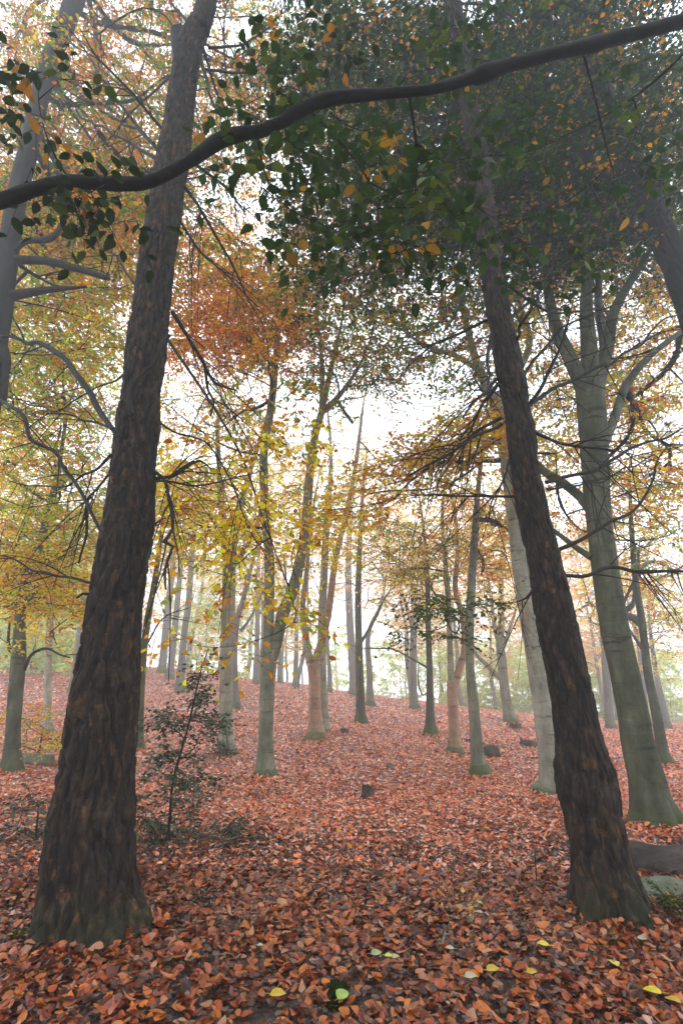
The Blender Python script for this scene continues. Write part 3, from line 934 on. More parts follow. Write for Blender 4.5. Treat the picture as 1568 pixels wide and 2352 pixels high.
make_tree('beech_tree', 'slim knobbly beech with a curved foot, right in front of the reddish beech', 'tree',
          [(1105, 1783, 44), (1098, 1755, 34), (1092, 1686, 26), (1085, 1600, 23), (1079, 1536, 20), (1078, 1436, 20), (1082, 1350, 19), (1088, 1250, 17), (1095, 1150, 13), (1105, 1050, 9)],
          mat='mid', flare=0.25, sides=36, seed=10,
          zones=[(1130, 1200, 110, 120, 8.5, 12, 50, 'RB'), (1010, 1410, 120, 80, 5.5, 7.5, 8, 'G')])
make_tree('beech_tree', 'small leaning beech with a low side limb far right on the slope', 'tree',
          [(1172, 1658, 30), (1166, 1630, 24), (1158, 1580, 22), (1152, 1520, 21), (1148, 1480, 19), (1150, 1430, 14), (1150, 1330, 11), (1160, 1200, 7)], mat='mid', flare=0.25, sides=24, seed=11, crown_from=1.8,
          limbs=[dict(pts=[(1156, 1565, 12), (1134, 1545, 11), (1115, 1525, 10), (1097, 1508, 8), (1080, 1480, 5)]),
                 dict(pts=[(1150, 1490, 12), (1135, 1440, 10), (1128, 1380, 8), (1115, 1300, 6)]),
                 dict(pts=[(1150, 1500, 10), (1168, 1450, 8), (1190, 1380, 5)])],
          zones=[(1160, 1330, 110, 110, 14, 20, 60, 'PO')], spray=dict(L=.075, nl=7))
make_tree('beech_tree', 'dark little beech at the left edge with yellow leaves and a green mossy foot', 'tree',
          [(24, 1775, 42), (27, 1755, 38), (30, 1690, 32), (36, 1600, 31), (44, 1500, 30), (46, 1430, 24), (52, 1370, 22), (66, 1310, 20), (90, 1255, 18), (113, 1170, 15), (135, 1080, 11), (150, 980, 7)],
          mat='beech', flare=0.25, sides=32, seed=13, crown_from=1.6,
          bare=[dict(p=[(56, 1540, 8), (75, 1500, 7), (110, 1490, 5), (160, 1510, 3)], tw=5), dict(p=[(34, 1515, 9), (22, 1480, 7), (28, 1420, 4)], tw=3)],
          zones=[(110, 1180, 170, 180, 7, 12, 130, 'YG'), (60, 1330, 130, 90, 7, 11, 55, 'Y'), (110, 850, 190, 200, 6.5, 11, 150, 'YG'), (60, 1060, 130, 150, 9, 14, 60, 'OR')])
make_tree('beech_tree', 'thin pale tree among yellow leaves between the left-edge beech and the large pine', 'tree',
          [(110, 1685, 24), (110, 1660, 18), (111, 1580, 16), (113, 1486, 15), (118, 1400, 15), (130, 1300, 12), (148, 1220, 8)], mat='pale', flare=0.3, sides=18, seed=14,
          zones=[(150, 1330, 120, 130, 9, 15, 60, 'Y')])
make_tree('beech_tree', 'thin grey tree close beside the right edge of the large left pine', 'tree',
          [(319, 1722, 26), (320, 1690, 20), (323, 1600, 17), (329, 1511, 16), (337, 1440, 15), (346, 1386, 14), (358, 1320, 12), (375, 1200, 9)], mat='beech', flare=0.3, sides=20, seed=15,
          bare=[dict(p=[(332, 1490, 5), (360, 1440, 4), (390, 1410, 3), (430, 1400, 2)], tw=6)],
          zones=[(400, 1120, 100, 110, 9, 14, 40, 'Y')])

FAR = [  # (label, trunk points, mat, forks, zones)
    ('faint grey trunk left of the large pine, seen between pine and thin pale tree', [(166, 1590, 18), (172, 1540, 14), (180, 1476, 13), (190, 1400, 12), (200, 1280, 8)], 'far', [], [(200, 1380, 100, 110, 18, 26, 24, 'Y')]),
    ('leftmost of three slanting misty trunks on the crest right of the large pine', [(371, 1546, 20), (376, 1500, 16), (386, 1400, 15), (395, 1320, 13), (405, 1200, 9)], 'far', [], [(390, 1250, 90, 100, 22, 32, 26, 'PO')]),
    ('middle one of three slanting misty trunks on the crest right of the large pine', [(390, 1560, 18), (396, 1500, 14), (406, 1400, 13), (415, 1300, 11), (425, 1180, 8)], 'far', [], [(420, 1200, 80, 90, 22, 32, 20, 'PO')]),
    ('rightmost of three slanting misty trunks on the crest, just above the holly sapling', [(412, 1590, 22), (416, 1540, 17), (424, 1450, 15), (433, 1386, 14), (440, 1290, 12), (450, 1180, 8)], 'far', [], [(460, 1250, 80, 90, 20, 30, 22, 'PO')]),
    ('misty grey trunk half hidden behind the pale ivy-footed beech', [(541, 1628, 22), (538, 1560, 18), (537, 1486, 17), (545, 1420, 14), (556, 1386, 13), (575, 1310, 9)], 'far', [[(552, 1450, 8), (568, 1430, 7), (585, 1400, 5)]], [(580, 1250, 80, 90, 17, 24, 22, 'PO')]),
    ('slim straight misty trunk just left of the forked middle beech', [(588, 1572, 15), (590, 1500, 12), (592, 1400, 11), (594, 1300, 9), (596, 1180, 6)], 'far', [], []),
    ('faint misty trunk between the forked middle beech and the reddish twin beech', [(643, 1570, 15), (645, 1500, 12), (648, 1420, 11), (655, 1300, 9)], 'far', [], []),
    ('slim misty trunk seen just left of the reddish twin beech', [(678, 1575, 13), (680, 1500, 10), (682, 1400, 9), (690, 1280, 7)], 'far', [], []),
    ('misty straight trunk with greenish foot on the open slope, centre right', [(829, 1663, 30), (828, 1640, 24), (826, 1560, 19), (824, 1486, 17), (822, 1380, 15), (826, 1250, 11), (835, 1100, 7)], 'beech', [[(826, 1480, 8), (850, 1440, 7), (875, 1390, 5)]], [(850, 1260, 110, 110, 15, 24, 40, 'PK')]),
    ('broad misty trunk on the crest behind the straight centre-right trunk', [(813, 1598, 26), (812, 1570, 20), (808, 1500, 18), (803, 1420, 17), (800, 1300, 14), (805, 1180, 9)], 'far', [], [(790, 1300, 80, 90, 26, 34, 16, 'PK')]),
    ('short misty trunk with a leaning top right of the straight centre-right trunk', [(850, 1623, 20), (849, 1590, 16), (848, 1540, 14), (844, 1480, 12), (850, 1440, 10), (870, 1400, 8), (882, 1350, 6)], 'far', [], [(880, 1380, 60, 60, 22, 28, 14, 'PK')]),
    ('misty forked trunk on the crest left of the crooked reddish beech', [(952, 1630, 24), (950, 1600, 18), (948, 1540, 17), (949, 1480, 16), (950, 1400, 13), (945, 1300, 8)], 'far', [[(949, 1450, 9), (935, 1400, 8), (920, 1350, 5)], [(950, 1440, 9), (962, 1390, 8), (970, 1320, 5)]], [(950, 1350, 90, 90, 20, 28, 40, 'PK')]),
    ('dark slim trunk with a drooping hooked twig, centre right of the clearing', [(989, 1688, 32), (988, 1665, 24), (987, 1620, 19), (986, 1536, 15), (983, 1440, 13), (981, 1340, 11), (975, 1240, 8)], 'beech', [[(984, 1590, 4), (970, 1597, 4), (962, 1580, 4), (960, 1560, 3)], [(984, 1536, 5), (940, 1510, 4), (900, 1490, 4), (860, 1490, 3)]], [(960, 1300, 100, 90, 13, 20, 40, 'PO')]),
    ('misty trunk seen between the two dark right-hand trunks', [(1404, 1677, 24), (1398, 1640, 19), (1392, 1560, 17), (1387, 1500, 15), (1380, 1400, 11)], 'far', [], [(1330, 1380, 110, 100, 18, 26, 40, 'PO')]),
    ('slim grey beech far right behind the tall flaring beech', [(1527, 1758, 40), (1521, 1730, 28), (1510, 1660, 22), (1498, 1600, 20), (1486, 1540, 18), (1474, 1436, 16), (1459, 1336, 14), (1450, 1230, 11), (1445, 1120, 7)], 'beech', [[(1480, 1500, 8), (1460, 1470, 7), (1440, 1440, 5)]], [(1460, 1300, 110, 130, 11, 17, 50, 'RB')]),
    ('thin dark misty trunk left of the slim far-right beech', [(1487, 1668, 16), (1480, 1620, 13), (1474, 1560, 12), (1465, 1480, 9)], 'far', [], [(1500, 1400, 80, 90, 18, 26, 26, 'RB')]),
    ('bent thin misty trunk right of the slim far-right beech', [(1534, 1672, 16), (1522, 1620, 13), (1510, 1570, 12), (1500, 1510, 10), (1490, 1430, 7)], 'far', [], [(1540, 1450, 60, 90, 16, 24, 24, 'Y')]),
    ('brown misty trunk against the light between pink twin beech and crest', [(757, 1590, 12), (756, 1540, 9), (752, 1480, 8), (750, 1420, 6)], 'far', [], []),
]
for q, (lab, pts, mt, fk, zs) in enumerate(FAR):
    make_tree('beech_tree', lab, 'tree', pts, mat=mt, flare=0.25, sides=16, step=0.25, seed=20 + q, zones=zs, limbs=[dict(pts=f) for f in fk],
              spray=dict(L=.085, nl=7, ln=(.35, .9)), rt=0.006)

# ------------------------------------------------------------------ big trees whose trunks cross the picture's upper corners
make_tree('beech_tree', 'dark beech leaning in along the upper left edge, with two broken limbs', 'tree',
          [(-105, 1930, 80), (-90, 1700, 72), (-70, 1400, 62), (-45, 1100, 56), (-22, 850, 54), (0, 720, 52), (10, 650, 46), (25, 540, 42), (42, 440, 40), (65, 350, 39), (82, 270, 38), (95, 210, 38), (120, 130, 38), (145, 70, 38), (172, 0, 40), (200, -90, 36)],
          Y=5.2, mat='branch', flare=0.3, sides=48, step=0.06, seed=31, crown_from=3.5, rmax=0.05,
          limbs=[dict(pts=[(5, 690, 32), (25, 680, 26), (70, 672, 20), (120, 665, 14), (200, 659, 5)], grow=False),
                 dict(pts=[(-5, 595, 28), (50, 597, 20), (110, 600, 18), (170, 615, 16), (215, 628, 14), (250, 640, 11)], grow=False, mat='branch'),
                 dict(pts=[(25, 585, 12), (60, 555, 13), (110, 550, 15), (135, 530, 12), (155, 480, 8), (168, 420, 6)], dy=[0, -.1, -.2, -.2, -.2, -.2], mat='branch'),
                 dict(pts=[(8, 800, 24), (16, 830, 20), (14, 860, 16), (8, 925, 14)], grow=False, mat='branch')],
          zones=[(200, 260, 330, 330, 5.5, 9.5, 330, 'O'), (120, 650, 230, 230, 5.5, 10, 190, 'YG'), (200, 380, 230, 200, 5.5, 9, 60, 'OG'), (230, 480, 170, 150, 5.5, 9, 45, 'OR'), (60, 480, 130, 130, 6, 9, 40, 'OR'), (650, 180, 180, 200, 6, 9, 90, 'OG'), (400, -300, 700, 300, 4, 7, 80, 'O')])  # last zone: unseen foliage added overhead to shade the foreground
make_tree('beech_tree', 'rough grey trunk leaning across the upper right corner behind green leaves', 'tree',
          [(1830, 1960, 110), (1790, 1700, 98), (1740, 1350, 84), (1680, 1050, 76), (1625, 820, 70), (1585, 690, 66), (1549, 600, 61), (1520, 540, 59), (1499, 490, 58), (1474, 435, 56), (1449, 390, 54), (1425, 330, 50), (1390, 240, 46), (1360, 150, 42), (1340, 50, 38), (1320, -80, 34)],
          Y=4.8, mat='branch', kind='pine', flare=0.3, sides=90, step=0.05, seed=33, crown_from=3.5, rmax=0.05,
          zones=[(1330, 280, 290, 300, 4.5, 8.5, 330, 'DG'), (950, 230, 280, 280, 4.5, 8.5, 260, 'DG'), (1200, 480, 260, 150, 5, 8.5, 190, 'DG'),
                 (1200, 200, 380, 260, 9, 13, 260, 'RB'), (840, 520, 190, 150, 5, 9, 80, 'DG'), (1500, 120, 120, 140, 9, 12, 50, 'OR'), (1100, -300, 800, 300, 3.2, 6, 230, 'DG'), (1000, -700, 900, 300, 1.8, 3.6, 170, 'DG'), (1360, 220, 250, 250, 3.7, 5, 80, 'DG'), (920, 120, 180, 150, 3.7, 5, 30, 'DG')])  # sprays above the frame are unseen, added to darken the near ground

# ------------------------------------------------------------------ the dark bough across the top
bough = thing('overhanging_bough', at(1568, 45, 1.3), 'thick black bough sweeping right across the top of the view, hung with big green leaves', 'branch')
bo = np.array(bough.location)
BP = [(-60, 475, 40), (0, 455, 38), (65, 425, 38), (120, 405, 38), (175, 395, 36), (240, 396, 35), (300, 395, 33), (345, 385, 31), (390, 365, 31), (440, 338, 33), (490, 308, 38), (525, 298, 38), (565, 296, 32), (600, 298, 31), (640, 288, 31), (675, 274, 31),
      (715, 258, 32), (750, 250, 33), (784, 248, 31), (860, 246, 28), (934, 241, 25), (1000, 232, 26), (1059, 212, 28), (1120, 188, 29), (1184, 163, 30), (1284, 132, 31), (1384, 102, 31), (1484, 70, 33), (1568, 42, 35), (1680, 0, 38), (1850, -60, 42)]
R = trace(BP, 1.45)
R[:, 3] *= .88
R[:, 1] += 0.05 * np.sin(np.linspace(0, 7, len(R)))
Rb = spline(R, 0.02)
mb = MB()
trunk_mesh(mb, Rb, 56, 'bough', 0, 5)
mb.build('bough_wood', M['nearbranch'], bough, bo, smooth=True)
tg = []
for z in [(640, 250, 110, 90, 1.35, 1.9, 15, 'G'), (860, 420, 200, 170, 1.4, 2.1, 46, 'G'), (630, 420, 90, 80, 1.4, 1.8, 11, 'G'), (720, 130, 120, 100, 1.5, 2.1, 12, 'DG'), (1000, 430, 110, 130, 1.6, 2.4, 16, 'G'), (1180, 330, 50, 100, 1.7, 2.4, 5, 'G'),
          (120, 260, 120, 150, 1.4, 2.0, 12, 'DG'), (240, 450, 130, 70, 1.4, 1.8, 11, 'DG'), (1300, 300, 200, 200, 1.8, 2.6, 32, 'G'), (1000, 130, 160, 90, 1.6, 2.3, 15, 'G'), (860, 560, 80, 50, 1.5, 1.9, 5, 'G'), (1230, 560, 140, 70, 1.9, 2.6, 12, 'G')]:
    tg += zone(*z, mult=1.0)
T = np.array([p for p, _ in tg])
ch, dirs = grow(Rb[::3], T, step=0.1, up=0.0, wob=0.05)
mw, ml = MB(), MB()
wood(mw, ch, 0.0016, 0.45, 0.012)
sprays(mw, ml, T, dirs, [p for _, p in tg], ntw=3, nl=4, ln=(.08, .22), L=.064, droop=.4, tilt=.5, rtw=.0018, fine=True, wl=.62, lift=-.1)
mw.build('twig', M['nearbranch'], bough, bo)
ml.build('leaf', M['darkleaf'], bough, bo)

# a thin beech bough hanging in from the left pine's far side, with yellow leaves
hb = thing('hanging_bough', at(560, 850, 4.2), 'drooping thin beech bough with sparse yellow and rust leaves, right of the large left pine', 'branch')
ho = np.array(hb.location)
R = trace([(330, 700, 9), (420, 830, 7), (500, 950, 6), (560, 1060, 5), (600, 1180, 4), (640, 1290, 2)], 4.4)
Rb2 = spline(R, 0.05)
mb = MB(); tubes(mb, Rb2[None, :, :3], Rb2[None, :, 3], 8); mb.build('bough_wood', M['branch'], hb, ho)
tg = []
for z in [(560, 1010, 160, 90, 3.6, 5.2, 20, 'Y'), (520, 1150, 170, 90, 3.6, 5, 22, 'Y'), (620, 1290, 120, 130, 3.6, 5, 17, 'Y'), (700, 1380, 60, 90, 3.6, 4.6, 6, 'YG'), (480, 1380, 120, 110, 3.6, 4.6, 9, 'RB'), (560, 1500, 70, 40, 3.8, 4.5, 3, 'Y'), (640, 920, 110, 60, 4, 5.5, 12, 'OG')]:
    tg += zone(*z, mult=1.3)
T = np.array([p for p, _ in tg])
ch, dirs = grow(Rb2[::2], T, step=0.15, up=-0.1, wob=0.2)
mw, ml = MB(), MB()
wood(mw, ch, 0.0016, 0.5, 0.012)
sprays(mw, ml, T, dirs, [p for _, p in tg], ntw=3, nl=5, ln=(.15, .4), L=.066, droop=.5, tilt=.6, rtw=.0015, lift=-.2)
mw.build('twig', M['branch'], hb, ho)
ml.build('leaf', M['leaf'], hb, ho)

# ------------------------------------------------------------------ misty trees beyond the crest
protos = []
def far_tree(seed, H, nsp, pal, name='beech_tree'):
    r0 = rng.uniform(.11, .2)
    n = 8
    zz = np.linspace(-0.3, H * .8, n)
    wob = np.cumsum(rng.normal(0, .12, (n, 2)), 0)
    Rr = np.column_stack([wob[:, 0], wob[:, 1], zz, r0 * (1 - .75 * np.linspace(0, 1, n))])
    root = bpy.data.objects.new(name, None); C.objects.link(root)
    Rs = spline(Rr, .35)
    mb = MB(); trunk_mesh(mb, Rs, 10, 'beech', .3, seed, 0.0); mb.build('trunk', M['far'], root, smooth=True)
    u = rng.random(nsp)
    z = H * (.2 + .8 * u ** .9)
    rad = H * .26 * np.sqrt(rng.random(nsp)) * np.sin(np.clip(u, .05, 1) * math.pi * .85 + .25)
    a = rng.uniform(0, 6.28, nsp)
    T = np.column_stack([rad * np.cos(a), rad * np.sin(a), z])
    ch, dirs = grow(Rs[Rs[:, 2] > H * .22], T, step=.6)
    mw, ml = MB(), MB()
    wood(mw, ch, .010, .5, .07)
    sprays(mw, ml, T, dirs, [pal] * nsp, ntw=6, nl=7, ln=(.4, 1.1), L=.14, rtw=.004, tilt=.6)
    mw.build('branchwork', M['far'], root); ml.build('crown', M['leaf'], root)
    return root
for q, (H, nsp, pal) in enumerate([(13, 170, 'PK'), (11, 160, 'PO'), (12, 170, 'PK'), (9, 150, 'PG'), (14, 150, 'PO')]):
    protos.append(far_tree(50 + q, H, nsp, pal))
def copy_tree(p):
    r = p.copy(); C.objects.link(r)
    for ch_ in p.children:
        c = ch_.copy(); C.objects.link(c); c.parent = r
    return r
spots = []
tries = 0
while len(spots) < 72 and tries < 4000:
    tries += 1
    y = rng.uniform(26, 68)
    x = rng.uniform(-0.8, 0.85) * y
    if abs(x / y - 0.03) < 0.075 and rng.random() < .5: continue
    if x / y > .25 and rng.random() < .2: continue
    if any((x - a) ** 2 + (y - b) ** 2 < 7 for a, b in spots): continue
    spots.append((x, y))
used = set()
for q, (x, y) in enumerate(spots):
    k = q % 5
    if x / y > .35 and k in (0, 3): k = 2
    if k in used: r = copy_tree(protos[k])
    else: r = protos[k]; used.add(k)
    r.location = (x, y, float(ground(x, y)))
    s = rng.uniform(.75, 1.15)
    r.scale = (s, s, s)
    r.rotation_euler = (rng.normal(0, .04), rng.normal(0, .04), rng.uniform(0, 6.28))
    tag(r, 'faint misty tree among many others beyond the crest of the leaf-covered slope', 'tree', 'misty trees beyond the crest')
for k in range(5):
    if k not in used:
        for ch_ in protos[k].children: bpy.data.objects.remove(ch_)
        bpy.data.objects.remove(protos[k])

# unseen trees added beside and behind the viewpoint to shade the near ground
for x, y, k, s in [(-5.5, .5, 1, .8), (5.6, 0, 2, .8), (-3, -3, 2, .85), (2.5, -3.5, 1, .85), (0, -6, 0, 1), (-7, -4, 3, 1), (7, -4, 4, 1), (-11, -8, 1, 1), (11, -8, 3, 1.1)]:
    r = copy_tree(protos[k])
    r.location = (x, y, float(ground(x, y))); r.scale = (s, s, s); r.rotation_euler = (0, 0, rng.uniform(0, 6.28))
    tag(r, 'autumn beech added beside or behind the viewpoint, outside the view, to shade the foreground', 'tree', 'added shade beeches around the viewpoint')

# ------------------------------------------------------------------ shrubs
def shrub(name, label, cat, stem, Y, zs, leafL=.04, nl=7, pal='G', mat='holly', rt=.0022, ln=(.08, .2), wl=.6, nt_=4, branchmat='branch', tilt=.9):
    R = trace(stem, Y)
    gz = float(ground(R[0, 0], R[0, 1])); R[0, 2] = gz - .05
    root = thing(name, (R[0, 0], R[0, 1], gz), label, cat)
    o = np.array(root.location)
    Rs = spline(R, .05)
    mb = MB(); tubes(mb, Rs[None, :, :3], Rs[None, :, 3], 7); mb.build('stem', M[branchmat], root, o)
    tg = []
    for cx, cy, rx, ry, d0, d1, n in zs:
        for _ in range(n):
            r_ = math.sqrt(rng.random()); th = rng.uniform(0, 6.28)
            p = at(cx + r_ * math.cos(th) * rx, cy + r_ * math.sin(th) * ry, Y + rng.uniform(d0, d1))
            p[2] = max(p[2], float(ground(p[0], p[1])) + .04)
            tg.append(p)
    T = np.array(tg)
    ch, dirs = grow(Rs, T, step=.08, up=.1)
    mw, ml = MB(), MB()
    wood(mw, ch, rt, .5, .01)
    sprays(mw, ml, T, dirs, [pal] * len(T), ntw=nt_, nl=nl, ln=ln, L=leafL, tilt=tilt, rtw=.0012, wl=wl, droop=.1, lift=.15)
    mw.build('twig', M[branchmat], root, o); ml.build('foliage', M[mat], root, o)
    return root
PAL['H'] = [(.8, (.028, .070, .026)), (.15, (.05, .09, .045)), (.05, (.10, .05, .03))]
shrub('holly_sapling', 'dark green holly sapling with a tall thin leader right of the large left pine', 'sapling',
      [(384, 1955, 8), (390, 1880, 7), (397, 1800, 6), (415, 1730, 6), (432, 1670, 5), (448, 1600, 4), (462, 1540, 3), (478, 1490, 2)], 4.75,
      [(455, 1600, 22, 55, -.12, .12, 16), (468, 1530, 12, 30, -.1, .1, 4), (440, 1670, 50, 30, -.25, .25, 12), (385, 1655, 32, 28, -.3, .3, 11), (485, 1665, 25, 15, -.2, .2, 5), (390, 1770, 75, 50, -.4, .4, 24), (370, 1860, 75, 55, -.5, .5, 22), (350, 1930, 40, 40, -.3, .3, 8), (450, 1800, 50, 40, -.3, .3, 8)], pal='H')
shrub('holly_bush', 'low straggling holly shoots on the leaf litter right of the holly sapling', 'shrub',
      [(470, 1960, 5), (500, 1930, 4), (540, 1880, 3)], 4.9, [(540, 1890, 26, 40, -.1, .2, 7), (500, 1950, 60, 20, -.2, .2, 7), (450, 1930, 40, 20, -.2, .2, 4), (600, 1950, 15, 20, -.1, .1, 2)], pal='H', leafL=.035)
shrub('holly_bush', 'low dark holly bush at the left edge beside the large pine', 'shrub',
      [(80, 1960, 7), (85, 1900, 5), (90, 1850, 4)], 5.0, [(80, 1890, 40, 55, -.3, .3, 13), (20, 1930, 30, 30, -.3, .3, 5), (60, 1840, 40, 20, -.3, .3, 5)], pal='H')
shrub('bramble_patch', 'yellow-green undergrowth behind the left-edge beech', 'shrub',
      [(90, 1730, 5), (95, 1700, 4), (100, 1670, 3)], 9.5, [(110, 1700, 90, 25, -1, 1, 40), (60, 1640, 60, 25, -1, 2, 20)], pal='YG', mat='leaf', leafL=.05, ln=(.15, .4))
PAL['IV'] = [(.8, (.03, .06, .025)), (.2, (.06, .10, .03))]
shrub('ivy_clump', 'dark ivy around the foot of the pale beech behind the holly', 'ivy',
      [(520, 1735, 4), (522, 1700, 3), (518, 1670, 2)], hit(520, 1730) - .25, [(515, 1725, 28, 18, -.2, .1, 18), (505, 1665, 14, 20, -.05, .05, 4)], pal='IV')
shrub('oak_seedling', 'leafy seedling with two thin stems left of the right-hand pine', 'seedling',
      [(1232, 2040, 3), (1230, 2000, 3), (1228, 1960, 2)], 3.9, [(1230, 1965, 16, 14, -.05, .05, 4), (1262, 1975, 12, 20, -.05, .1, 4)], pal='H', leafL=.03, nl=4, nt_=2)
shrub('seedling', 'bright green seedling low in the litter before the right-hand pine', 'seedling',
      [(1060, 2125, 3), (1058, 2110, 2), (1056, 2098, 2)], hit(1060, 2120), [(1058, 2100, 14, 12, -.03, .03, 4)], pal='PG', mat='leaf', leafL=.035, nl=3, nt_=2, ln=(.03, .06))
shrub('seedling', 'bright green seedling at the foot of the large left pine', 'seedling',
      [(45, 2190, 3), (43, 2170, 2), (42, 2155, 2)], hit(45, 2190), [(45, 2160, 16, 14, -.04, .04, 4)], pal='G', mat='leaf', leafL=.035, nl=3, nt_=2, ln=(.03, .06))
shrub('fern_clump', 'green ferny weeds at the right edge beside the leaning pine', 'plant',
      [(1535, 2105, 4), (1536, 2090, 3), (1537, 2075, 2)], hit(1535, 2110), [(1535, 2080, 34, 22, -.15, .15, 12)], pal='G', mat='leaf', leafL=.03, nl=8, nt_=5, ln=(.06, .14), wl=.3)
# low green shrubbery in the mist behind the crest
for lab, cx, D0, wpx, nth in (('hazy green thicket beyond the crest right of the reddish beech', 1180, 34, 330, 800), ('hazy green thicket beyond the crest at the left of the pale beech', 470, 32, 200, 160), ('hazy green thicket seen between the right-hand trunks', 1420, 33, 300, 800), ('hazy pale thicket beyond the middle of the crest', 870, 36, 240, 230), ('hazy yellow-green thicket at the far left edge', 60, 22, 200, 420)):
    root = None
    pts = []
    for _ in range(nth):
        D = D0 + rng.uniform(0, 7)
        x = at(cx + rng.uniform(-wpx, wpx) * .5, 1590, D)[0]
        z = float(ground(x, D)) + 4.6 * rng.random() ** 1.3
        pts.append((x, D, z))
    T = np.array(pts)
    gx_, gy_ = T[:, 0].mean(), T[:, 1].mean()
    root = thing('thicket', (gx_, gy_, float(ground(gx_, gy_))), lab, 'shrub')
    o = np.array(root.location)
    mw, ml = MB(), MB()
    nst = 14
    sx_ = rng.uniform(T[:, 0].min(), T[:, 0].max(), nst); sy_ = rng.uniform(D0, D0 + 7, nst)
    Pst = np.stack([np.stack([sx_ + i * rng.normal(0, .08, nst), sy_, ground(sx_, sy_) - .1 + i * .8], 1) for i in range(5)], 1)
    for q_ in range(nst):
        mw = MB(); tubes(mw, Pst[q_:q_ + 1], np.linspace(.03, .01, 5)[None], 5); mw.build('stem', M['far'], root, o)
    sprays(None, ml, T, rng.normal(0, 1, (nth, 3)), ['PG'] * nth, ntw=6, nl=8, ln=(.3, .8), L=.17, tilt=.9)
    ml.build('foliage', M['leaf'], root, o)

# ------------------------------------------------------------------ logs, stumps, moss
def log(name, label, cat, pts, mat, seed, flat=0.0, sides=26, sink=.3):
    """pts: picture point of each contact with the ground and its diameter in metres"""
    P = []
    for px, py, dm in pts:
        Y = hit(px, py)
        q = at(px, py, Y)
        P.append([q[0], q[1], float(ground(q[0], q[1])) + dm / 2 - dm * sink, dm / 2])
    P = np.array(P)
    Rs = spline(P, .04)
    cx = Rs[:, :3].mean(0)
    # close the ends with a shrinking, sunken ring
    e0 = Rs[:1].copy(); e0[:, 3] *= .05; e0[:, :3] += (Rs[1, :3] - Rs[0, :3]) * .4
    e1 = Rs[-1:].copy(); e1[:, 3] *= .05; e1[:, :3] -= (Rs[-1, :3] - Rs[-2, :3]) * .4
    root = thing(name, (cx[0], cx[1], float(ground(cx[0], cx[1]))), label, cat)
    o = np.array(root.location)
    Pn = Rs[:, :3]; k = len(Rs)
    Tn = unit(np.gradient(Pn, axis=0)); up = np.array([0, 0, 1.0])
    Sd = unit(np.cross(Tn, up)); Up = np.cross(Sd, Tn)
    th = np.arange(sides) * 2 * math.pi / sides
    rad = np.repeat(Rs[:, 3][:, None], sides, 1)
    q = (Pn[:, None] + rad[..., None] * (Sd[:, None] * np.cos(th)[:, None] + Up[:, None] * np.sin(th)[:, None]))
    nn = vnoise(q.reshape(-1, 3) * 9, seed).reshape(k, sides) - .5
    n2 = vnoise(q.reshape(-1, 3) * 30, seed + 1).reshape(k, sides) - .5
    rad = rad * (1 + .35 * nn + .15 * n2)
    V = Pn[:, None] + rad[..., None] * (Sd[:, None] * np.cos(th)[:, None] + Up[:, None] * np.sin(th)[:, None])
    V = np.concatenate([np.repeat(e0[:, None, :3], sides, 1), V, np.repeat(e1[:, None, :3], sides, 1)])
    k += 2
    j = np.arange(k - 1)[:, None] * sides; s = np.arange(sides)[None]; s2 = (s + 1) % sides
    mb = MB(); mb.add(V.reshape(-1, 3), np.stack([j + s, j + s2, j + s2 + sides, j + s + sides], -1).reshape(-1, 4))
    mb.build('log_body', M[mat], root, o)
    mb = MB()
    for _ in range(0 if name == 'tree_stump' or name == 'moss_lump' else 2):
        k_ = rng.integers(1, len(Rs) - 1)
        d = unit(rng.normal(0, 1, 3) + np.array([0, 0, 1.0])); l = Rs[k_, 3] * 1.7
        tubes(mb, (Rs[k_, :3] + d * l * np.linspace(.2, 1, 4)[:, None])[None], (Rs[k_, 3] * np.array([.28, .2, .16, .08]))[None], 7)
    if mb.n: mb.build('branch_stub', M[mat], root, o)
    return root
log('fallen_log', 'dark rotten log lying at the right edge behind the leaning pine', 'log', [(1425, 1985, .20), (1470, 1992, .22), (1530, 2000, .21), (1600, 2006, .2)], 'rotten', 2)
log('fallen_log', 'pale lichen-covered log end at the right edge, nearest to the pine foot', 'log', [(1462, 2068, .13), (1510, 2062, .15), (1570, 2062, .16), (1640, 2064, .16)], 'mossy', 3, sink=.4)
log('fallen_log', 'thick dark log segment beside the slim knobbly beech', 'log', [(1100, 1738, .22), (1120, 1738, .26), (1140, 1737, .26)], 'rotten', 4)
log('fallen_log', 'flat dark log on the slope left of the right-hand grey beech', 'log', [(1196, 1712, .14), (1218, 1715, .18), (1240, 1716, .12)], 'rotten', 5)
log('fallen_log', 'mossy log end behind the left-edge beech', 'log', [(45, 1752, .2), (80, 1755, .2), (117, 1757, .2)], 'mossy', 6)
log('fallen_branch', 'short dark branch lying on the slope behind the reddish beech', 'branch', [(1058, 1702, .07), (1085, 1706, .09), (1110, 1712, .06)], 'rotten', 8)
log('fallen_branch', 'small dark lump of wood on the slope left of the straight misty trunk', 'branch', [(782, 1681, .1), (792, 1682, .14), (800, 1683, .1)], 'rotten', 9)
log('moss_lump', 'small green mossy lump on the litter in mid-clearing', 'moss', [(889, 1765, .08), (897, 1766, .12), (904, 1765, .07)], 'mossy', 11)

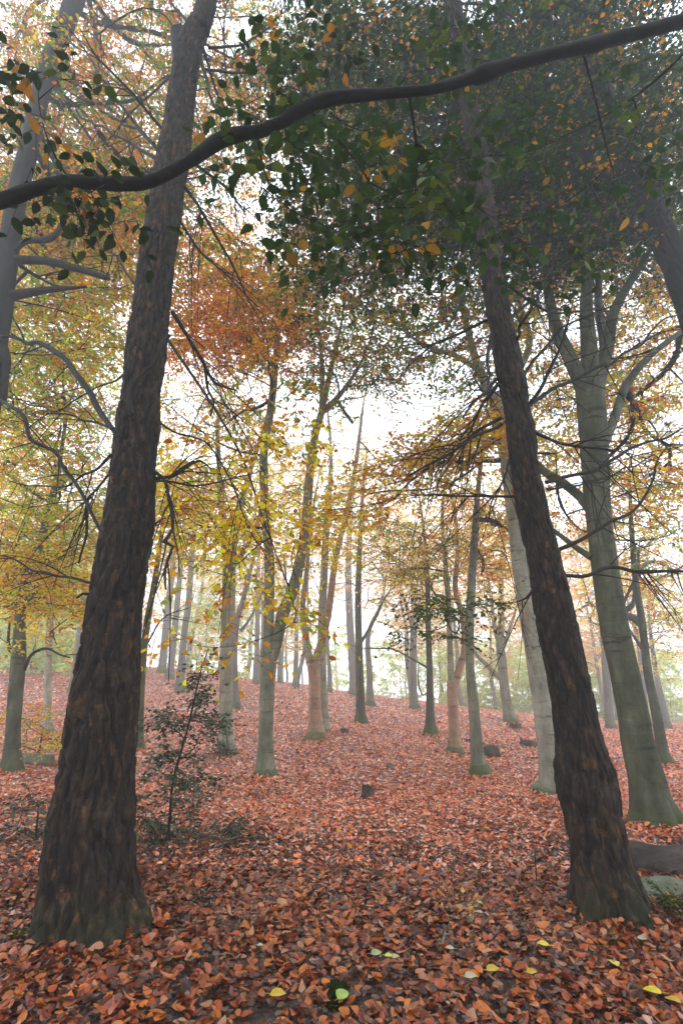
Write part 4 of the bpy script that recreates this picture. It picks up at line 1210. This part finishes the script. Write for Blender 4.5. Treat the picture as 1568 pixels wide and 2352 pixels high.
def stump(label, px, py, r, h, seed):
    """a broken-off trunk foot: flared, with a ragged rim and a hollow top"""
    q = at(px, py, hit(px, py)); gz = float(ground(q[0], q[1]))
    root = thing('tree_stump', (q[0], q[1], gz), label, 'stump')
    sides = 48
    th = np.arange(sides) * 2 * math.pi / sides
    circ = np.stack([np.cos(th), np.sin(th), th * 0], 1)
    rim = h * (.55 + .8 * vnoise(circ * 2.2 + seed, seed) + .35 * (vnoise(circ * 9 + seed, seed + 1) - .5))
    rings = []
    for u in (-.3, 0, .15, .35, .6, .85, 1.0):
        rr = r * (1 + .55 * math.exp(-max(u, 0) * 5)) * (1 + .22 * np.cos(4 * th + seed) * math.exp(-max(u, 0) * 3) + .15 * (vnoise(circ * 5 + u, seed + 2) - .5))
        rings.append(np.stack([rr * np.cos(th), rr * np.sin(th), rim * u], 1))
    for s_, u in ((.8, .85), (.5, .6), (.02, .5)):
        rings.append(np.stack([r * s_ * np.cos(th), r * s_ * np.sin(th), rim * u * (1 - .2 * s_)], 1))
    V = np.stack(rings) + np.array([q[0], q[1], gz])
    k = len(V); j = np.arange(k - 1)[:, None] * sides; s = np.arange(sides)[None]; s2 = (s + 1) % sides
    mb = MB(); mb.add(V.reshape(-1, 3), np.stack([j + s, j + s2, j + s2 + sides, j + s + sides], -1).reshape(-1, 4))
    mb.build('stump_wood', M['rotten'], root, np.array(root.location))
stump('small weathered stump with ragged top in the middle of the clearing', 845, 1830, .075, .11, 3)
stump('small dark stump against the foot of the leaning small beech', 1184, 1675, .17, .17, 5)

# moss cushion at the very front
p = at(768, 2305, hit(768, 2305))
ms_ = thing('moss_cushion', (p[0], p[1], float(ground(p[0], p[1]))), 'dark green moss cushion at the bottom middle of the ground', 'moss')
o = np.array(ms_.location)
nmo = 3500
r_ = np.sqrt(rng.random(nmo)); th = rng.uniform(0, 6.28, nmo)
bx, by = o[0] + r_ * np.cos(th) * .07 * (1 + .3 * np.sin(3 * th)), o[1] + r_ * np.sin(th) * .09
B = np.stack([bx, by, ground(bx, by) + .022 * (1 - r_ ** 2) - .005 + .01 * vnoise(np.stack([bx, by, by * 0], 1) * 30, 3)], 1)
A = np.array([0, 0, 1.0]) + rng.normal(0, .6, (nmo, 3)); A[:, 2] = np.abs(A[:, 2])
PAL['M'] = [(.7, (.03, .055, .012)), (.3, (.06, .09, .02))]
mb = MB(); leaves(mb, B, A, rng.normal(0, 1, (nmo, 3)), rng.uniform(.007, .016, nmo), .004, pick('M', nmo)); mb.build('moss_tuft', M['leaf'], ms_, o)

# ------------------------------------------------------------------ fallen leaves
PAL['L'] = [(.34, (.74, .15, .035)), (.24, (.84, .28, .11)), (.12, (.40, .06, .02)), (.24, (.80, .44, .33)), (.07, (.11, .03, .018)), (.05, (.66, .24, .02))]  # leaves of the clearing, its brighter light put into their colours
PAL['LN'] = [(.30, (.36, .07, .016)), (.22, (.46, .13, .028)), (.20, (.14, .03, .012)), (.07, (.42, .20, .10)), (.17, (.055, .02, .012)), (.06, (.5, .14, .015))]  # near leaves, foreground shade darkened into their colours
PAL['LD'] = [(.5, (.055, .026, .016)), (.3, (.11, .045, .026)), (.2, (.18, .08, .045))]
ml = MB()
def litter(y0_, y1_, dens, L, pal, fine):
    n = int(dens * (0.9 * (y1_ ** 2 - y0_ ** 2) + 3.0 * (y1_ - y0_)))
    y = np.sqrt(rng.uniform(y0_ ** 2, y1_ ** 2, n))
    x = rng.uniform(-1, 1, n) * (.9 * y + 1.5)
    if y0_ < 6:
        th_ = vnoise(np.stack([x * 1.5, y * 1.5, y * 0], 1), 4) * .6 + vnoise(np.stack([x * 5, y * 5, y * 0], 1), 5) * .4
        keep = rng.random(n) < .58 + .42 * sstep(.36, .56, th_ + .05 * (y - 2.6))
        x, y = x[keep], y[keep]
    n = len(x)
    z = ground(x, y) + rng.uniform(.0, .026, n)
    a = rng.uniform(0, 6.28, n)
    A = np.stack([np.cos(a), np.sin(a), rng.normal(.05, .25, n)], 1)
    Nn = np.array([0, 0, 1.0]) + rng.normal(0, .33, (n, 3))
    sz = L * rng.uniform(.6, 1.25, n)
    sgn = np.where(rng.random(n) < .5, -1, 1) * .6
    leaves(ml, np.stack([x, y, z], 1), A, Nn, sz, sz * rng.uniform(.38, .85, n), pick(pal, n) * rng.uniform(.7, 1.25, (n, 1)), fine=fine,
           fold=rng.uniform(-.1, .7, n) * sgn, curl=rng.uniform(-.1, .5, n) * sgn)
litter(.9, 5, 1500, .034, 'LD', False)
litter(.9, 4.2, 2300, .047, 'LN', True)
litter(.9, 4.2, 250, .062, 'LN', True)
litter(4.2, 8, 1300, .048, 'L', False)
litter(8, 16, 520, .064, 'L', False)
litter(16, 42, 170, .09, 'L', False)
for ob_ in list(C.objects):           # leaves blown up against the feet of the nearer trunks
    if ob_.type == 'EMPTY' and ob_.get('category') == 'tree' and 1 < ob_.location.y < 18 and not ob_.get('group'):
        bx_, by_ = ob_.location.x, ob_.location.y
        tr = [c for c in ob_.children if c.name.startswith('trunk')][0]
        co = np.empty(len(tr.data.vertices) * 3); tr.data.vertices.foreach_get('co', co); co = co.reshape(-1, 3)
        gz_ = ob_.location.z
        m_ = np.abs(co[:, 2] - .03) < .12
        if not m_.any(): continue
        c2 = co[m_][:, :2]; sel = c2[rng.integers(0, len(c2), int(90 + 900 * np.ptp(c2[:, 0])))]
        n = len(sel)
        cen = c2.mean(0); dv = unit(sel - cen)
        off = np.abs(rng.normal(0, .06, n))[:, None]
        xy = sel + dv * off + np.array([bx_, by_])
        z = ground(xy[:, 0], xy[:, 1]) + np.maximum(.05 - off[:, 0] * .5, 0) * rng.random(n) + .008
        a_ = rng.uniform(0, 6.28, n)
        A = np.stack([np.cos(a_), np.sin(a_), rng.normal(.1, .35, n)], 1)
        Nn = np.array([0, 0, 1.0]) + rng.normal(0, .35, (n, 3)); Nn[:, :2] += dv * .4
        sz = .05 * rng.uniform(.7, 1.2, n)
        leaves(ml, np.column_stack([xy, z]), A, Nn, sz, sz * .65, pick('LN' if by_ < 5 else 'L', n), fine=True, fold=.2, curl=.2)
mt = MB()                             # small twigs lying all over the litter
for _ in range(900):
    y_ = math.sqrt(rng.uniform(1, 144)); x_ = rng.uniform(-1, 1) * (.8 * y_ + .6); a_ = rng.uniform(0, 6.28); l_ = rng.uniform(.05, .3)
    t_ = np.linspace(-.5, .5, 5)[:, None]
    p_ = np.array([x_, y_, float(ground(x_, y_)) + .03]) + np.array([math.cos(a_), math.sin(a_), rng.normal(0, .08)]) * l_ * t_ + rng.normal(0, .02, 3) * (t_ * 2) ** 2 * l_ * 3
    tubes(mt, p_[None], (rng.uniform(.001, .003) * np.linspace(1, .5, 5))[None], 4)
tag(mt.build('fallen_twigs', M['rotten']), 'small dark twigs strewn over the leaf litter', 'twigs', kind='stuff')
tag(ml.build('leaf_litter', M['litter']), 'red-brown fallen beech leaves carpeting the whole woodland floor', 'fallen leaves', kind='stuff')

# single bright leaves one can point to
def one_leaf(px, py, L, col, label, rot, cat='leaf', wl=.7):
    L *= .82
    Y = hit(px, py)
    q = at(px, py, Y)
    z = float(ground(q[0], q[1])) + .034
    mb = MB()
    a = math.radians(rot)
    B = np.array([[q[0] - math.cos(a) * L / 2, q[1] - math.sin(a) * L / 2, z]])
    leaves(mb, B, np.array([[math.cos(a), math.sin(a), .05]]), np.array([[.15, -.2, 1.0]]), L, L * wl, np.array([col]), fine=True, fold=.15, curl=.15)
    st = np.array([B[0], B[0] - np.array([math.cos(a), math.sin(a), -.1]) * L * .35])
    o = bpy.data.objects
    tubes(mb, st[None], np.array([[.0012, .0008]]), 4, [col])
    ob = mb.build('fallen_leaf', M['litter'], origin=(q[0], q[1], z))
    tag(ob, label, cat, 'bright leaves lying on the litter')
YL, CR = (.50, .34, .025), (.42, .38, .23)
for a in [(1133, 2250, .075, YL, 'broad yellow leaf right of bottom middle, the roundest of the bright ones', 20), (1248, 2198, .075, (.68, .56, .03), 'pointed yellow leaf on the litter left of the leaning pine foot', 150),
          (1223, 2255, .06, YL, 'flat narrow yellow leaf right of the round yellow leaf', 10), (1410, 2232, .08, (.66, .56, .10), 'upright folded yellow leaf below the foot of the leaning pine', 100),
          (1502, 2305, .085, (.66, .54, .03), 'long yellow leaf near the bottom right corner', 150), (1550, 2332, .07, YL, 'yellow leaf in the very bottom right corner', 140),
          (637, 2315, .075, YL, 'curled yellow leaf at the bottom left of the moss cushion', 5), (787, 2325, .085, (.28, .40, .07), 'large lime-green leaf lying on the moss cushion', 60),
          (1033, 2201, .05, CR, 'cream leaf near the short twig in the foreground', 160), (1083, 2277, .065, CR, 'cream leaf left of the round yellow leaf', 5), (1100, 2115, .05, CR, 'small cream leaf nearest the bright green seedling', 150),
          (1480, 2186, .06, CR, 'cream leaf by the root of the leaning pine', 0), (908, 2232, .05, CR, 'narrow cream leaf in the foreground left of centre', 10), (597, 2195, .035, CR, 'tiny cream leaf in front of the large left pine', 0),
          (1489, 2058, .05, (.75, .42, .03), 'orange-yellow leaf on the end of the pale log', 0), (865, 2220, .065, (.30, .34, .17), 'grey-green leaf lying left of the narrow cream leaf', 20), (893, 2217, .045, (.5, .55, .05), 'small yellow-green leaf touching the grey-green leaf', 0)]:
    one_leaf(*a)
def stick(px0, py0, px1, py1, r, label, mat='mossy'):
    a = at(px0, py0, hit(px0, py0)); b = at(px1, py1, hit(px1, py1))
    a[2] += .02; b[2] += .05
    t_ = np.linspace(0, 1, 8)[:, None]
    p = a + (b - a) * t_ + np.sin(t_ * 5) * .006
    mb = MB(); tubes(mb, p[None], (r * np.linspace(1, .5, 8))[None], 6)
    for k in (3, 5): tubes(mb, (p[k] + unit(rng.normal(0, 1, 3) * np.array([1, 1, .3])) * .05 * np.linspace(0, 1, 3)[:, None])[None], np.array([[r * .6, r * .5, r * .3]]), 4)
    ob = mb.build('twig', M[mat], origin=a)
    tag(ob, label, 'twig')
stick(1430, 2322, 1458, 2272, .0035, 'pale straight twig sticking up near the bottom right')
stick(1010, 2200, 1025, 2165, .009, 'short thick grey stick beside a cream leaf in the foreground')
stick(1395, 2155, 1420, 2185, .009, 'short pale stick below the foot of the leaning pine')
stick(290, 2240, 330, 2222, .003, 'thin pale twig in front of the large left pine')
stick(1490, 2245, 1560, 2228, .004, 'thin brown twig at the right edge of the foreground', 'rotten')
stick(460, 1965, 600, 1930, .006, 'thin dark stick slanting through the holly shoots', 'rotten')
PAL['SN'] = PAL['L']
